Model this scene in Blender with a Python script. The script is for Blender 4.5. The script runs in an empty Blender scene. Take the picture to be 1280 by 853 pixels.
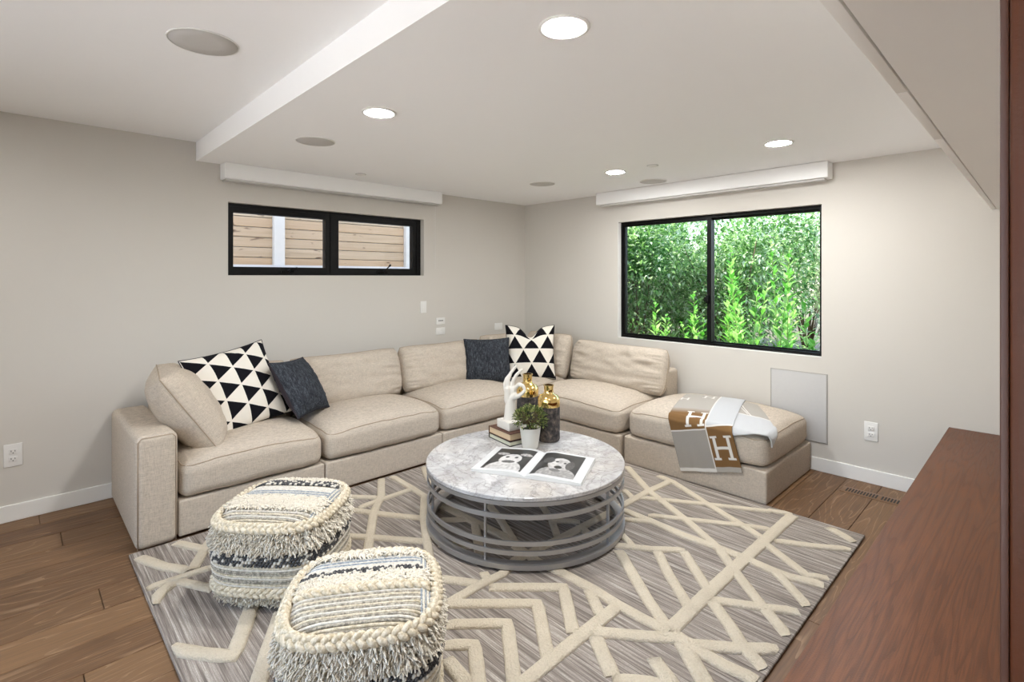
import bpy, bmesh, math, random
from mathutils import Vector, Matrix, noise
rnd = random.Random(7)
sc = bpy.context.scene
C = sc.collection
PI = math.pi

# ------------------------------------------------------------------ camera, world, sun, exposure
cd = bpy.data.cameras.new('camera'); cam = bpy.data.objects.new('camera', cd); C.objects.link(cam)
cam.location = (3.974, -4.033, 1.35); cam.rotation_euler = (PI/2, 0, math.radians(46.02))
cd.sensor_width = 36; cd.lens = 645.57*36/1280; cd.shift_y = -80.4/1280; cd.clip_start = 0.02
sc.camera = cam
sc.view_settings.view_transform = 'Standard'; sc.view_settings.look = 'None'
sc.view_settings.gamma = 1; sc.view_settings.use_curve_mapping = False
sc.view_settings.exposure = 0.83
w = bpy.data.worlds.new('sky'); sc.world = w; w.use_nodes = True
wn = w.node_tree.nodes; bg = wn['Background']; sky = wn.new('ShaderNodeTexSky')
sky.sky_type = 'NISHITA'; sky.sun_disc = False; sky.sun_elevation = math.radians(55); sky.sun_rotation = math.radians(239)
w.node_tree.links.new(sky.outputs[0], bg.inputs[0]); bg.inputs[1].default_value = 0.45
sl = bpy.data.lights.new('sun', 'SUN'); sl.energy = 7.5; sl.angle = 0.02; sl.color = (1, .95, .86)
so = bpy.data.objects.new('sun', sl); C.objects.link(so)
so.rotation_euler = Vector((.50, .30, -.8)).to_track_quat('-Z', 'Y').to_euler()
LAMP_W = 10.0          # each recessed downlight

# ------------------------------------------------------------------ helpers
def lin(h):
    if isinstance(h, str):
        c = [int(h[i:i+2], 16)/255 for i in (0, 2, 4)]
    else: c = [x/255 for x in h]
    return tuple((x/12.92 if x <= .04045 else ((x+.055)/1.055)**2.4) for x in c) + (1.0,)

class N:
    """tiny node-tree wrapper"""
    def __init__(s, name):
        s.m = bpy.data.materials.new(name); s.m.use_nodes = True
        s.t = s.m.node_tree; s.b = s.t.nodes['Principled BSDF']; s.out = s.t.nodes['Material Output']
    def n(s, typ, **kw):
        x = s.t.nodes.new('ShaderNode'+typ)
        for k, v in kw.items():
            if k in x.inputs.keys(): s.set(x.inputs[k], v)
            else: setattr(x, k, v)
        return x
    def set(s, inp, v):
        if isinstance(v, bpy.types.NodeSocket): s.t.links.new(v, inp)
        else: inp.default_value = v
    def math(s, op, a, b=0.0, c=None):
        x = s.t.nodes.new('ShaderNodeMath'); x.operation = op
        s.set(x.inputs[0], a); s.set(x.inputs[1], b)
        if c is not None: s.set(x.inputs[2], c)
        return x.outputs[0]
    def mix(s, f, a, b, blend='MIX'):
        x = s.t.nodes.new('ShaderNodeMix'); x.data_type = 'RGBA'; x.blend_type = blend
        s.set(x.inputs[0], f); s.set(x.inputs[6], a); s.set(x.inputs[7], b); return x.outputs[2]
    def ramp(s, f, stops):
        x = s.t.nodes.new('ShaderNodeValToRGB'); e = x.color_ramp.elements
        while len(e) < len(stops): e.new(.5)
        for k, (p, c) in zip(e, stops): k.position = p; k.color = c if not isinstance(c, str) else lin(c)
        s.set(x.inputs[0], f); return x.outputs[0]
    def coord(s, which='Object', scale=(1, 1, 1), loc=(0, 0, 0), rot=(0, 0, 0)):
        t = s.n('TexCoord'); m = s.n('Mapping'); s.t.links.new(t.outputs[which], m.inputs[0])
        m.inputs['Scale'].default_value = scale
        s.set(m.inputs['Location'], loc); m.inputs['Rotation'].default_value = rot
        return m.outputs[0]
    def noise(s, vec, scale=5, detail=4, rough=.5, dist=0):
        x = s.n('TexNoise'); s.set(x.inputs['Vector'], vec); x.inputs['Scale'].default_value = scale
        x.inputs['Detail'].default_value = detail; x.inputs['Roughness'].default_value = rough; x.inputs['Distortion'].default_value = dist
        return x.outputs[0]
    def wave(s, vec, scale=5, dist=0, detail=2, dscale=1, typ='BANDS', d='X'):
        x = s.n('TexWave'); s.set(x.inputs['Vector'], vec); x.wave_type = typ
        if typ == 'BANDS': x.bands_direction = d
        x.inputs['Scale'].default_value = scale; x.inputs['Distortion'].default_value = dist
        x.inputs['Detail'].default_value = detail; x.inputs['Detail Scale'].default_value = dscale
        return x.outputs[1]
    def bump(s, h, strength=.3, dist=.005):
        x = s.n('Bump'); s.set(x.inputs['Height'], h); x.inputs['Strength'].default_value = strength
        x.inputs['Distance'].default_value = dist; s.t.links.new(x.outputs[0], s.b.inputs['Normal'])
    def fin(s, col=None, rough=.6, metal=0, spec=None):
        if col is not None: s.set(s.b.inputs['Base Color'], col if not isinstance(col, str) else lin(col))
        s.set(s.b.inputs['Roughness'], rough); s.b.inputs['Metallic'].default_value = metal
        if spec is not None: s.b.inputs['Specular IOR Level'].default_value = spec
        return s.m

def plain(name, col, rough=.6, metal=0, spec=None, var=.0, scale=8):
    k = N(name); c = lin(col)
    if var:
        f = k.noise(k.coord(), scale, 4)
        a = tuple(x*(1-var) for x in c[:3])+(1,); b = tuple(min(1, x*(1+var)) for x in c[:3])+(1,)
        return k.fin(k.mix(f, a, b), rough, metal, spec)
    return k.fin(c, rough, metal, spec)

def emit(name, col, s):
    k = N(name); k.b.inputs['Emission Color'].default_value = lin(col); k.b.inputs['Emission Strength'].default_value = s
    return k.fin(col, .5)

class MB:
    """mesh collector: vertices, faces with material slots, optional uvs / colours"""
    def __init__(s): s.v = []; s.f = []; s.mi = []; s.uv = None; s.col = None
    def add(s, v, f, mi=0):
        o = len(s.v); s.v += [tuple(x) for x in v]
        s.f += [tuple(i+o for i in q) for q in f]; s.mi += [mi]*len(f) if isinstance(mi, int) else list(mi)
        return s
    def box(s, a, b, mi=0):
        x0, y0, z0 = a; x1, y1, z1 = b
        x0, x1 = min(x0, x1), max(x0, x1); y0, y1 = min(y0, y1), max(y0, y1); z0, z1 = min(z0, z1), max(z0, z1)
        v = [(x, y, z) for z in (z0, z1) for y in (y0, y1) for x in (x0, x1)]
        return s.add(v, [(0,2,3,1),(4,5,7,6),(0,1,5,4),(2,6,7,3),(0,4,6,2),(1,3,7,5)], mi)
    def xf(s, M):
        s.v = [tuple(M @ Vector(p)) for p in s.v]; return s
    def build(s, name, mats, parent=None, smooth=True, angle=None, loc=None):
        me = bpy.data.meshes.new(name); me.from_pydata(s.v, [], s.f)
        for m in (mats if isinstance(mats, (list, tuple)) else [mats]): me.materials.append(m)
        if any(s.mi): me.polygons.foreach_set('material_index', s.mi)
        if s.uv:
            l = me.uv_layers.new(name='UVMap')
            for lp in me.loops: l.data[lp.index].uv = s.uv[lp.vertex_index]
        if s.col:
            ca = me.color_attributes.new('Col', 'FLOAT_COLOR', 'POINT')
            for i, c in enumerate(s.col): ca.data[i].color = c
        me.validate()
        if smooth:
            me.polygons.foreach_set('use_smooth', [True]*len(me.polygons))
            if angle is not None: me.set_sharp_from_angle(angle=math.radians(angle))
        o = bpy.data.objects.new(name, me); C.objects.link(o)
        if parent: o.parent = parent
        if loc: o.location = loc
        return o

def rbox(hx, hy, hz, r=.02, n=6, k=3, fn=None, c=(0, 0, 0)):
    """rounded box centred on c; fn deforms local points"""
    def ax(h):
        offs = [r*math.tan(math.radians(45*i/k)) for i in range(k+1)]
        inner = h-r
        a = [-(inner+o) for o in reversed(offs)]
        a += [-inner+2*inner*i/n for i in range(1, n)]
        a += [inner+o for o in offs]
        return a
    X, Y, Z = ax(hx), ax(hy), ax(hz); vs = []; idx = {}; fs = []
    def vert(p):
        key = tuple(round(t, 6) for t in p)
        if key in idx: return idx[key]
        q = Vector(p); ic = Vector([max(-(h-r), min(h-r, t)) for t, h in zip(p, (hx, hy, hz))])
        d = q-ic
        if d.length > 1e-9: q = ic+d.normalized()*r
        if fn: q = Vector(fn(q))
        idx[key] = len(vs); vs.append((q.x+c[0], q.y+c[1], q.z+c[2])); return idx[key]
    def face(A, B, mk, flip):
        for i in range(len(A)-1):
            for j in range(len(B)-1):
                q = [vert(mk(A[i], B[j])), vert(mk(A[i+1], B[j])), vert(mk(A[i+1], B[j+1])), vert(mk(A[i], B[j+1]))]
                fs.append(tuple(reversed(q)) if flip else tuple(q))
    face(X, Y, lambda a, b: (a, b, hz), False); face(X, Y, lambda a, b: (a, b, -hz), True)
    face(X, Z, lambda a, b: (a, -hy, b), False); face(X, Z, lambda a, b: (a, hy, b), True)
    face(Y, Z, lambda a, b: (hx, a, b), False); face(Y, Z, lambda a, b: (-hx, a, b), True)
    return vs, fs

def tube(path, r, closed=False, n=6, cap=True):
    P = [Vector(p) for p in path]; m = len(P); vs = []; fs = []
    rr = r if hasattr(r, '__len__') else [r]*m
    up = None
    for i in range(m):
        a = P[(i-1) % m] if (closed or i > 0) else P[i]; b = P[(i+1) % m] if (closed or i < m-1) else P[i]
        t = (b-a)
        t = t.normalized() if t.length > 1e-9 else Vector((0, 0, 1))
        if up is None:
            up = Vector((0, 0, 1)) if abs(t.z) < .9 else Vector((1, 0, 0))
        s_ = t.cross(up)
        if s_.length < 1e-6: s_ = t.orthogonal()
        s_.normalize(); up = s_.cross(t).normalized()
        for j in range(n):
            q = 2*PI*j/n; vs.append(P[i]+(s_*math.cos(q)+up*math.sin(q))*rr[i])
    L = m if closed else m-1
    for i in range(L):
        for j in range(n):
            a = i*n+j; b = i*n+(j+1) % n; c2 = ((i+1) % m)*n+(j+1) % n; d = ((i+1) % m)*n+j
            fs.append((a, d, c2, b))
    if cap and not closed:
        fs.append(tuple(range(n))); fs.append(tuple(reversed(range((m-1)*n, m*n))))
    return vs, fs

def lathe(prof, n=32, c=(0, 0, 0)):
    vs = []; fs = []
    for r, z in prof:
        for j in range(n):
            q = 2*PI*j/n; vs.append((c[0]+r*math.cos(q), c[1]+r*math.sin(q), c[2]+z))
    for i in range(len(prof)-1):
        for j in range(n):
            fs.append((i*n+j, i*n+(j+1) % n, (i+1)*n+(j+1) % n, (i+1)*n+j))
    fs.append(tuple(reversed(range(n)))); fs.append(tuple(range((len(prof)-1)*n, len(prof)*n)))
    return vs, fs

def tag(o, label=None, cat=None, group=None, kind=None):
    if label: o['label'] = label
    if cat: o['category'] = cat
    if group: o['group'] = group
    if kind: o['kind'] = kind
    return o
def thing(name, label, cat, loc=(0, 0, 0), rz=0, group=None, rot=None):
    o = bpy.data.objects.new(name, None); C.objects.link(o); o.location = loc
    o.rotation_euler = rot if rot else (0, 0, rz); o.empty_display_size = .05
    return tag(o, label, cat, group)
def dup(root, parent=None):
    r = root.copy(); C.objects.link(r)
    if parent: r.parent = parent
    for ch in list(root.children): dup(ch, r)
    return r
def nz(x, y, z=0): return noise.noise(Vector((x, y, z)))

# ------------------------------------------------------------------ materials
def m_wall(name, col):
    k = N(name); f = k.noise(k.coord(), 2.2, 3); c = lin(col)
    k.bump(k.noise(k.coord(), 160, 3), .06, .002)
    return k.fin(k.mix(f, tuple(x*.985 for x in c[:3])+(1,), tuple(min(1, x*1.015) for x in c[:3])+(1,)), .85, spec=.2)
WALL = m_wall('wall_paint', 'D2CDC5'); CEIL = m_wall('ceiling_paint', 'FBFAF9'); TRIM = plain('trim_white', 'EDEBE6', .45)
WHITE = plain('white_plastic', 'EAE8E4', .4); SLOT = plain('dark_slot', '1A1817', .6)
BLACK = plain('black_frame', '080707', .42, spec=.2); GREYM = plain('grille_grey', 'C9C7C3', .7)

def m_linen(name, col, k2=.17):
    k = N(name); c = lin(col)
    v = k.coord('Object')
    f1 = k.noise(k.coord('Object', (14, 14, 130)), 3, 3, .7); f2 = k.noise(k.coord('Object', (130, 130, 14)), 3, 3, .7)
    f = k.math('MULTIPLY', k.math('ADD', f1, f2), .5)
    big = k.noise(v, 3, 3)
    a = tuple(x*(1-k2*2.2) for x in c[:3])+(1,); b = tuple(min(1, x*(1+k2)) for x in c[:3])+(1,)
    col1 = k.mix(k.ramp(f, [(.3, (0, 0, 0, 1)), (.62, (1, 1, 1, 1))]), a, b)
    col2 = k.mix(k.math('MULTIPLY', big, .12), col1, a)
    k.bump(f, .5, .002)
    return k.fin(col2, 1.0, spec=.05)
LINEN = m_linen('oatmeal_linen', 'C7BAAA'); SEAM = plain('linen_piping', 'AB9A86', .9)

def m_floor():
    k = N('oak_plank'); oi = k.n('ObjectInfo'); r = oi.outputs['Random']
    off = k.n('CombineXYZ'); k.set(off.inputs[0], k.math('MULTIPLY', r, 13.0)); k.set(off.inputs[1], k.math('MULTIPLY', r, 71.0))
    def cc(sx, sy):
        t = k.n('TexCoord'); m = k.n('Mapping'); k.t.links.new(t.outputs['Object'], m.inputs[0])
        m.inputs['Scale'].default_value = (sx, sy, 1); k.set(m.inputs['Location'], off.outputs[0]); return m.outputs[0]
    rings = k.math('FRACT', k.math('MULTIPLY', k.noise(cc(1, .13), 4.6, 2.5, .5, .4), 19.0))
    fine = k.noise(cc(1, .035), 170, 3, .6)
    tone = k.noise(cc(1, .3), 2.5, 3)
    base = k.mix(tone, lin('60452F'), lin('866447'))
    base = k.mix(k.math('MULTIPLY', r, .45), base, lin('72553B'))
    base = k.mix(k.ramp(fine, [(.38, (.7, .7, .7, 1)), (.6, (0, 0, 0, 1))]), base, lin('452F20'))
    base = k.mix(k.math('MULTIPLY_ADD', r, .5, -.1), base, lin('4A3422'))
    base = k.mix(k.math('MULTIPLY', k.math('FRACT', k.math('MULTIPLY', r, 7.3)), .35), base, lin('A8845F'))
    g = k.ramp(rings, [(.0, (1, 1, 1, 1)), (.05, (.8, .8, .8, 1)), (.20, (0, 0, 0, 1))])
    base = k.mix(k.math('MULTIPLY', g, k.math('MULTIPLY', k.ramp(fine, [(.36, (0, 0, 0, 1)), (.52, (1, 1, 1, 1))]), .55)), base, lin('A88B6D'))
    k.bump(k.math('ADD', fine, g), .12, .002)
    return k.fin(base, k.math('MULTIPLY_ADD', fine, .25, .36), spec=.35)
OAK = m_floor(); GAP = plain('floor_gap', '80674F', .9)

def m_walnut(name, vertical=False, ca='5A3723', cb='855436'):
    k = N(name)
    s = (1, .13, 1) if not vertical else (1, 1, .13)
    v = k.coord('Object', s)
    lines = k.math('FRACT', k.math('MULTIPLY', k.noise(k.coord('Object', (1, .075, 1) if not vertical else (1, 1, .07)), 5.0, 3.5, .52, .3), 24.0))
    fine = k.noise(k.coord('Object', (1, .03, 1) if not vertical else (1, 1, .03)), 220, 3, .6)
    tone = k.noise(v, 3, 4)
    b = k.mix(tone, lin(ca), lin(cb))
    b = k.mix(k.ramp(lines, [(.0, (.5, .5, .5, 1)), (.08, (.48, .48, .48, 1)), (.42, (0, 0, 0, 1)), (1, (.2, .2, .2, 1))]), b, lin('4A2B1C'))
    b = k.mix(k.ramp(fine, [(.4, (.5, .5, .5, 1)), (.58, (0, 0, 0, 1))]), b, lin('4E2F1E'))
    k.bump(k.math('ADD', fine, k.noise(k.coord('Object'), 260, 2)), .22, .0015)
    return k.fin(b, k.math('MULTIPLY_ADD', fine, .25, .32), spec=.22)
WALNUT = m_walnut('walnut_top'); WALNUT_SHADED = m_walnut('walnut_shaded', True, '47220F', '643419')  # second walnut darkened to stand in for shade on the divider face
CAB = m_wall('cabinet_paint', 'F7F4EE')

def m_glass():
    k = N('window_glass'); t = k.n('BsdfTransparent'); g = k.n('BsdfGlossy'); g.inputs['Roughness'].default_value = .0
    f = k.n('Fresnel'); f.inputs['IOR'].default_value = 1.35; mx = k.n('MixShader')
    k.t.links.new(f.outputs[0], mx.inputs[0]); k.t.links.new(t.outputs[0], mx.inputs[1]); k.t.links.new(g.outputs[0], mx.inputs[2])
    k.t.links.new(mx.outputs[0], k.out.inputs[0]); return k.m
GLASS = m_glass()

def m_marble():
    k = N('carrara_marble'); v = k.coord('Object')
    n1 = k.noise(v, 5, 8, .6, 1.2); d = k.mix(.35, v, k.n('TexNoise').outputs[1])
    def vein(scale, wdt, seed):
        w_ = k.noise(k.coord('Object', (1, 1, 1), (seed, seed*.7, 0)), scale, 6, .55, 1.6)
        a = k.math('ABSOLUTE', k.math('SUBTRACT', w_, .5))
        return k.ramp(a, [(0, (1, 1, 1, 1)), (wdt, (0, 0, 0, 1))])
    b = k.mix(k.ramp(n1, [(.35, (0, 0, 0, 1)), (.7, (1, 1, 1, 1))]), lin('AFAEAF'), lin('DAD9D8'))
    b = k.mix(k.math('MULTIPLY', k.ramp(k.noise(k.coord('Object', (1, 1, 1), (4, 2, 1)), 2.2, 5), [(.45, (0, 0, 0, 1)), (.65, (1, 1, 1, 1))]), .45), b, lin('B9AB9C'))
    b = k.mix(k.math('MULTIPLY', vein(3.5, .022, 3.1), .5), b, lin('7A7674'))
    b = k.mix(k.math('MULTIPLY', vein(7, .03, 9.4), .4), b, lin('827C78'))
    b = k.mix(k.math('MULTIPLY', vein(15, .04, 5.2), .2), b, lin('9A938D'))
    return k.fin(b, .16, spec=.5)
MARBLE = m_marble(); STEEL = plain('brushed_steel', 'ACABAB', .38, .7, var=.06, scale=40)

def m_rug():
    k = N('rug_weave')
    s1 = k.noise(k.coord('Object', (1.1, 62, 1)), 1.0, 4, .75); s2 = k.noise(k.coord('Object', (4, 170, 1)), 1.0, 3, .7)
    big = k.noise(k.coord('Object', (.6, 9, 1)), 1.0, 3)
    wv = k.noise(k.coord('Object', (120, 260, 1)), 1, 2)
    b = k.ramp(k.math('ADD', k.math('MULTIPLY', s1, .6), k.math('MULTIPLY', s2, .4)),
        [(.36, '4C443D'), (.45, '7A7068'), (.53, 'A3998F'), (.62, 'D2CABF')])
    b = k.mix(k.math('MULTIPLY', big, .22), b, lin('9C958F'))
    b = k.mix(k.ramp(wv, [(.4, (.3, .3, .3, 1)), (.55, (0, 0, 0, 1))]), b, lin('7D756E'))
    k.bump(k.math('ADD', s2, wv), .5, .004)
    return k.fin(b, .95, spec=.1)
RUG = m_rug()
def m_pile(name, a, b, sc_=300):
    k = N(name); f = k.noise(k.coord('Object'), sc_, 3, .7); g = k.noise(k.coord('Object'), 14, 4)
    k.bump(f, 1.0, .010)
    return k.fin(k.mix(k.math('MULTIPLY', g, .7), k.mix(f, lin(a), lin(b)), lin(b)), .95, spec=.1)
PILE = m_pile('ivory_pile', 'B0A188', 'E9DDC8', 130)
WOOL = m_pile('cream_wool', 'DACFB9', 'F6EEDF', 60)
# ------------------------------------------------------------------ the room shell
H1, H2, HT = 2.129, 2.255, 2.45          # dropped ceiling, raised ceiling, slab top
YS, YB, XR = -3.15, -5.4, 4.40           # soffit line, back wall, side wall
WA = (-2.955, -1.322, 1.360, 1.874)      # window in left wall: y0 y1 z0 z1
WB = (1.208, 2.887, .787, 1.855)         # window in right wall: x0 x1 z0 z1
TH = .16
def struct(name, mb, mat, **k):
    return tag(mb.build(name, mat, smooth=False), kind='structure', **k)
m = MB()
m.box((-TH, YB, 0), (0, WA[0], HT)).box((-TH, WA[1], 0), (0, TH, HT)).box((-TH, WA[0], 0), (0, WA[1], WA[2])).box((-TH, WA[0], WA[3]), (0, WA[1], HT))
struct('wall_left', m, WALL)
m = MB()
m.box((0, 0, 0), (WB[0], TH, HT)).box((WB[1], 0, 0), (XR+TH, TH, HT)).box((WB[0], 0, 0), (WB[1], TH, WB[2])).box((WB[0], 0, WB[3]), (WB[1], TH, HT))
struct('wall_right', m, WALL)
struct('wall_side', MB().box((XR, YB, 0), (XR+TH, 0, HT)), WALL)
DX0, DX1, DZ = 1.2, 4.2, 2.16          # glazed doors added behind the camera to let in fill daylight
struct('wall_back', MB().box((-TH, YB-TH, 0), (DX0, YB, HT)).box((DX1, YB-TH, 0), (XR+TH, YB, HT)).box((DX0, YB-TH, DZ), (DX1, YB, HT)), WALL)
struct('ceiling', MB().box((0, YS, H1), (XR, 0, HT)), CEIL)
struct('ceiling_raised', MB().box((0, YB, H2), (XR, YS, HT)), CEIL)
def board(x0, y0, x1, y1, t=.014, hgt=.092):
    return MB().box((x0, y0, 0), (x1, y1, hgt))
struct('baseboard_left', MB().add(*rbox(.007, 2.69, .046, .004, 2, 2, c=(.007, -2.705, .046))), TRIM)
struct('baseboard_right', MB().add(*rbox(2.19, .007, .046, .004, 2, 2, c=(2.2, -.007, .046))), TRIM)

# floor of separate oak planks running along Y
fl = MB().box((-TH, YB, -.06), (XR+TH, TH, -.014)).build('floor', GAP, smooth=False); tag(fl, kind='structure')
PW = .192; x = .165-PW
prng = random.Random(3); plank_meshes = {}
while x < XR:
    x0, x1 = max(x, .001), min(x+PW, XR); y = YB+prng.uniform(-1.9, -.2)
    cuts = []
    while y < 0:
        L = prng.choice((1.5, 1.9, 2.2)); a, b = max(y, YB), min(y+L, -.001)
        y += L
        if b-a > .05: cuts.append((a, b))
    if abs(x-.001) < .17 and x < .1: cuts = [(YB, -3.93), (-3.93, -1.9), (-1.9, -.001)]
    if abs(x-1.125) < .03: cuts = [(YB, -3.768), (-3.768, -1.7), (-1.7, -.001)]
    for a, b in cuts:
        key = (round(x1-x0, 3), round(b-a, 3))
        hx, hy = (x1-x0)/2-.0012, (b-a)/2-.0012
        if key not in plank_meshes:
            v, f = rbox(hx, hy, .007, .0022, 1, 1)
            o = MB().add(v, f).build('plank', OAK, fl, smooth=False); plank_meshes[key] = o.data
        else:
            o = bpy.data.objects.new('plank', plank_meshes[key]); C.objects.link(o); o.parent = fl
        o.location = ((x0+x1)/2, (a+b)/2, -.007)
    x += PW

# ------------------------------------------------------------------ window 1: black twin awning window in the left wall
def glass_pane(mb_box, parent):
    return MB().box(*mb_box).build('pane', GLASS, parent, smooth=False)
y0, y1, z0, z1 = WA
w1 = bpy.data.objects.new('window_1', None); C.objects.link(w1); tag(w1, 'black framed twin awning window high in the left wall', kind='structure')
XF0, XF1 = -.125, -.055
f = MB(); t = .022
f.box((XF0, y0, z0), (XF1, y1, z0+t)).box((XF0, y0, z1-t), (XF1, y1, z1)).box((XF0, y0, z0+t), (XF1, y0+t, z1-t)).box((XF0, y1-t-.02, z0+t), (XF1, y1, z1-t))
ym = -2.165; f.box((XF0, ym-.022, z0+t), (XF1, ym+.022, z1-t)); f.build('frame', BLACK, w1, smooth=False)
def sash_a(a, b):
    s = MB(); q = .04; A, B = XF0+.012, XF1-.006; c0, c1 = z0+t, z1-t
    s.box((A, a, c0), (B, b, c0+q)).box((A, a, c1-q), (B, b, c1)).box((A, a, c0+q), (B, a+q-.012, c1-q)).box((A, b-q, c0+q), (B, b, c1-q))
    o = s.build('sash', BLACK, w1, smooth=False)
    MB().box((-.093, a+q-.012, c0+q), (-.088, b-q, c1-q)).build('pane', GLASS, o, smooth=False)
sash_a(y0+t, ym-.022); sash_a(ym+.022, y1-t-.02)
def crank(yc, fold):
    k = MB().box((-.056, yc-.045, z0+.02), (-.040, yc+.045, z0+.034))
    k.add(*tube([(-.034, yc, z0+.03), (-.022, yc+.01, z0+.042)], .008))
    e = (-.018, yc+.05, z0+.046+fold)
    k.add(*tube([(-.022, yc+.01, z0+.042), e], .0055)); k.add(*tube([e, (e[0], e[1]+.012, e[2]+.014)], .0085))
    k.build('crank_handle', BLACK, w1)
crank(-2.53, 0); crank(-1.72, .035)

# ------------------------------------------------------------------ window 2: black sliding window in the right wall
x0, x1, z0, z1 = WB
w2 = bpy.data.objects.new('window_2', None); C.objects.link(w2); tag(w2, 'large black framed sliding window looking onto green shrubs', kind='structure')
Y0, Y1 = .05, .125; t = .024
f = MB(); f.box((x0, Y0, z0), (x1, Y1, z0+t)).box((x0, Y0, z1-t), (x1, Y1, z1)).box((x0, Y0, z0+t), (x0+t, Y1, z1-t)).box((x1-t, Y0, z0+t), (x1, Y1, z1-t))
f.build('frame', BLACK, w2, smooth=False)
xm = 2.055
def sash_b(a, b, ya, yb, wl, wr, wt, wb):
    c0, c1 = z0+t, z1-t
    s = MB().box((a, ya, c0), (b, yb, c0+wb)).box((a, ya, c1-wt), (b, yb, c1)).box((a, ya, c0+wb), (a+wl, yb, c1-wt)).box((b-wr, ya, c0+wb), (b, yb, c1-wt))
    o = s.build('sash', BLACK, w2, smooth=False)
    MB().box((a+wl, (ya+yb)/2-.003, c0+wb), (b-wr, (ya+yb)/2+.003, c1-wt)).build('pane', GLASS, o, smooth=False)
sash_b(x0+t, xm+.018, .058, .085, .020, .036, .018, .018)
sash_b(xm-.018, x1-t, .092, .118, .036, .006, .016, .010)
MB().box((x0+.002, .001, z0), (x1-.002, .0495, z0+.003)).box((x0, .001, z0+.003), (x0+.003, .0495, z1)).build('reveal_lining', TRIM, w2, smooth=False)
MB().add(*rbox(.012, .012, .032, .004, 2, 2, c=(xm-.008, .046, 1.165))).add(*rbox(.018, .006, .02, .004, 2, 2, c=(xm-.016, .038, 1.165))).build('latch', BLACK, w2)

d1 = bpy.data.objects.new('fill_door_1', None); C.objects.link(d1); tag(d1, 'added black framed glazed doors in the unseen back wall, letting in fill daylight', kind='structure')  # unseen doors, added as a daylight source for the room
for i in range(3):
    a = DX0+(DX1-DX0)/3*i; b = DX0+(DX1-DX0)/3*(i+1); q = .05; ya, yb = YB-.11, YB-.06
    lf = MB().box((a, ya, .0), (b, yb, q)).box((a, ya, DZ-q), (b, yb, DZ)).box((a, ya, q), (a+q, yb, DZ-q)).box((b-q, ya, q), (b, yb, DZ-q)).build('fill_door_leaf', BLACK, d1, smooth=False)
    MB().box((a+q, YB-.088, q), (b-q, YB-.082, DZ-q)).build('pane', GLASS, lf, smooth=False)
tag(MB().box((-6, -18, -.4), (12, YB-TH-.002, -.03)).build('ground_bounce', plain('bounce_ground_pale', 'E6E3DC', .9, var=.06), smooth=False), kind='structure')  # added unseen ground, kept pale to bounce sunlight up to the ceiling

# ------------------------------------------------------------------ shade valances above both windows
VAL = plain('valance_white', 'F6F5F3', .5)
va = thing('shade_valance', 'white boxed roller shade valance above the small fence window', 'valance', (0, -2.1, 2.02))
MB().add(*rbox(.055, .905, .054, .004, 2, 2, c=(.055, 0, .054))).build('housing', VAL, va)
MB().add(*rbox(.040, .895, .006, .003, 2, 2, c=(.050, 0, -.006))).build('bottom_rail', GREYM, va)
v = []
for i in range(60): v.append((.02, .88, -.01-.0098*i))
MB().add(*tube(v, .0012, n=4)).add(*tube([(a, b+.014, c) for a, b, c in v], .0012, n=4)).add(*tube([(.02, .88, -.588), (.02, .887, -.596), (.02, .894, -.588)], .0012, n=4)).build('pull_chain', WHITE, va)
vb = thing('shade_valance', 'long white boxed roller shade valance above the sliding garden window', 'valance', (2.0, 0, 2.018))
MB().add(*rbox(.955, .058, .0545, .004, 2, 2, c=(0, -.058, .055))).build('housing', VAL, vb)
MB().add(*rbox(.93, .032, .007, .003, 2, 2, c=(0, -.062, -.007))).build('bottom_rail', GREYM, vb)

# ------------------------------------------------------------------ ceiling fittings
LENS = emit('lamp_lens', 'FBFCFC', LAMP_W/(PI*.0113))
LENS_FILL = emit('fill_lamp_lens', 'FBFCFC', .5*LAMP_W/(PI*.0113))  # weaker lens for the added fill lights
def downlight(x, y, z, label, lens=LENS):
    o = thing('recessed_light', label, 'ceiling light', (x, y, z), 0, 'recessed ceiling lights')
    MB().add(*lathe([(.080, 0), (.080, -.004), (.074, -.006), (.060, -.003), (.060, 0)], 36)).build('trim_ring', TRIM, o)
    MB().add(*lathe([(.0595, -.0005), (.0585, -.003), (.05, -.0045), (.03, -.0055), (.002, -.006)], 36)).build('lens', lens, o)
downlight(2.928, -2.798, H1, 'bright recessed ceiling light nearest the camera, largest of the four')
downlight(1.773, -2.785, H1, 'recessed ceiling light over the arm end of the sofa, beside a round speaker')
downlight(2.887, -.827, H1, 'recessed ceiling light in front of the garden window, above the ottoman')
downlight(1.745, -.815, H1, 'smallest recessed ceiling light, above the corner end of the sofa')
for i, (x, y) in enumerate([(.8, -4.85), (2.2, -4.85), (3.5, -4.85)]):  # unseen lights added to fill the room from behind
    downlight(x, y, H2, '%s added fill light of three in the raised ceiling, unseen behind the camera' % ('leftmost', 'middle', 'rightmost')[i], LENS_FILL)
def m_grille():
    k = N('speaker_grille'); v = k.coord('Object', (1, 1, 1))
    k.bump(k.noise(v, 500, 1), .4, .002); return k.fin('C7C3BE', .7)
GRILLE = m_grille()
def speaker(x, y, z, r, label):
    o = thing('ceiling_speaker', label, 'speaker', (x, y, z), 0, 'round ceiling speakers')
    MB().add(*lathe([(r, 0), (r, -.004), (r-.003, -.005), (r-.004, -.002), (r-.004, 0)], 40)).build('rim', TRIM, o)
    MB().add(*lathe([(r-.0045, -.0005), (r-.0045, -.003), (r*.5, -.0035), (.003, -.0035)], 40)).build('grille', GRILLE, o)
speaker(1.714, -3.505, H2, .122, 'large round ceiling speaker grille in the raised ceiling')
speaker(1.055, -2.785, H1, .108, 'round ceiling speaker grille between two lights near the left wall')
speaker(1.040, -.850, H1, .108, 'round ceiling speaker grille above the corner of the room')
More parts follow.
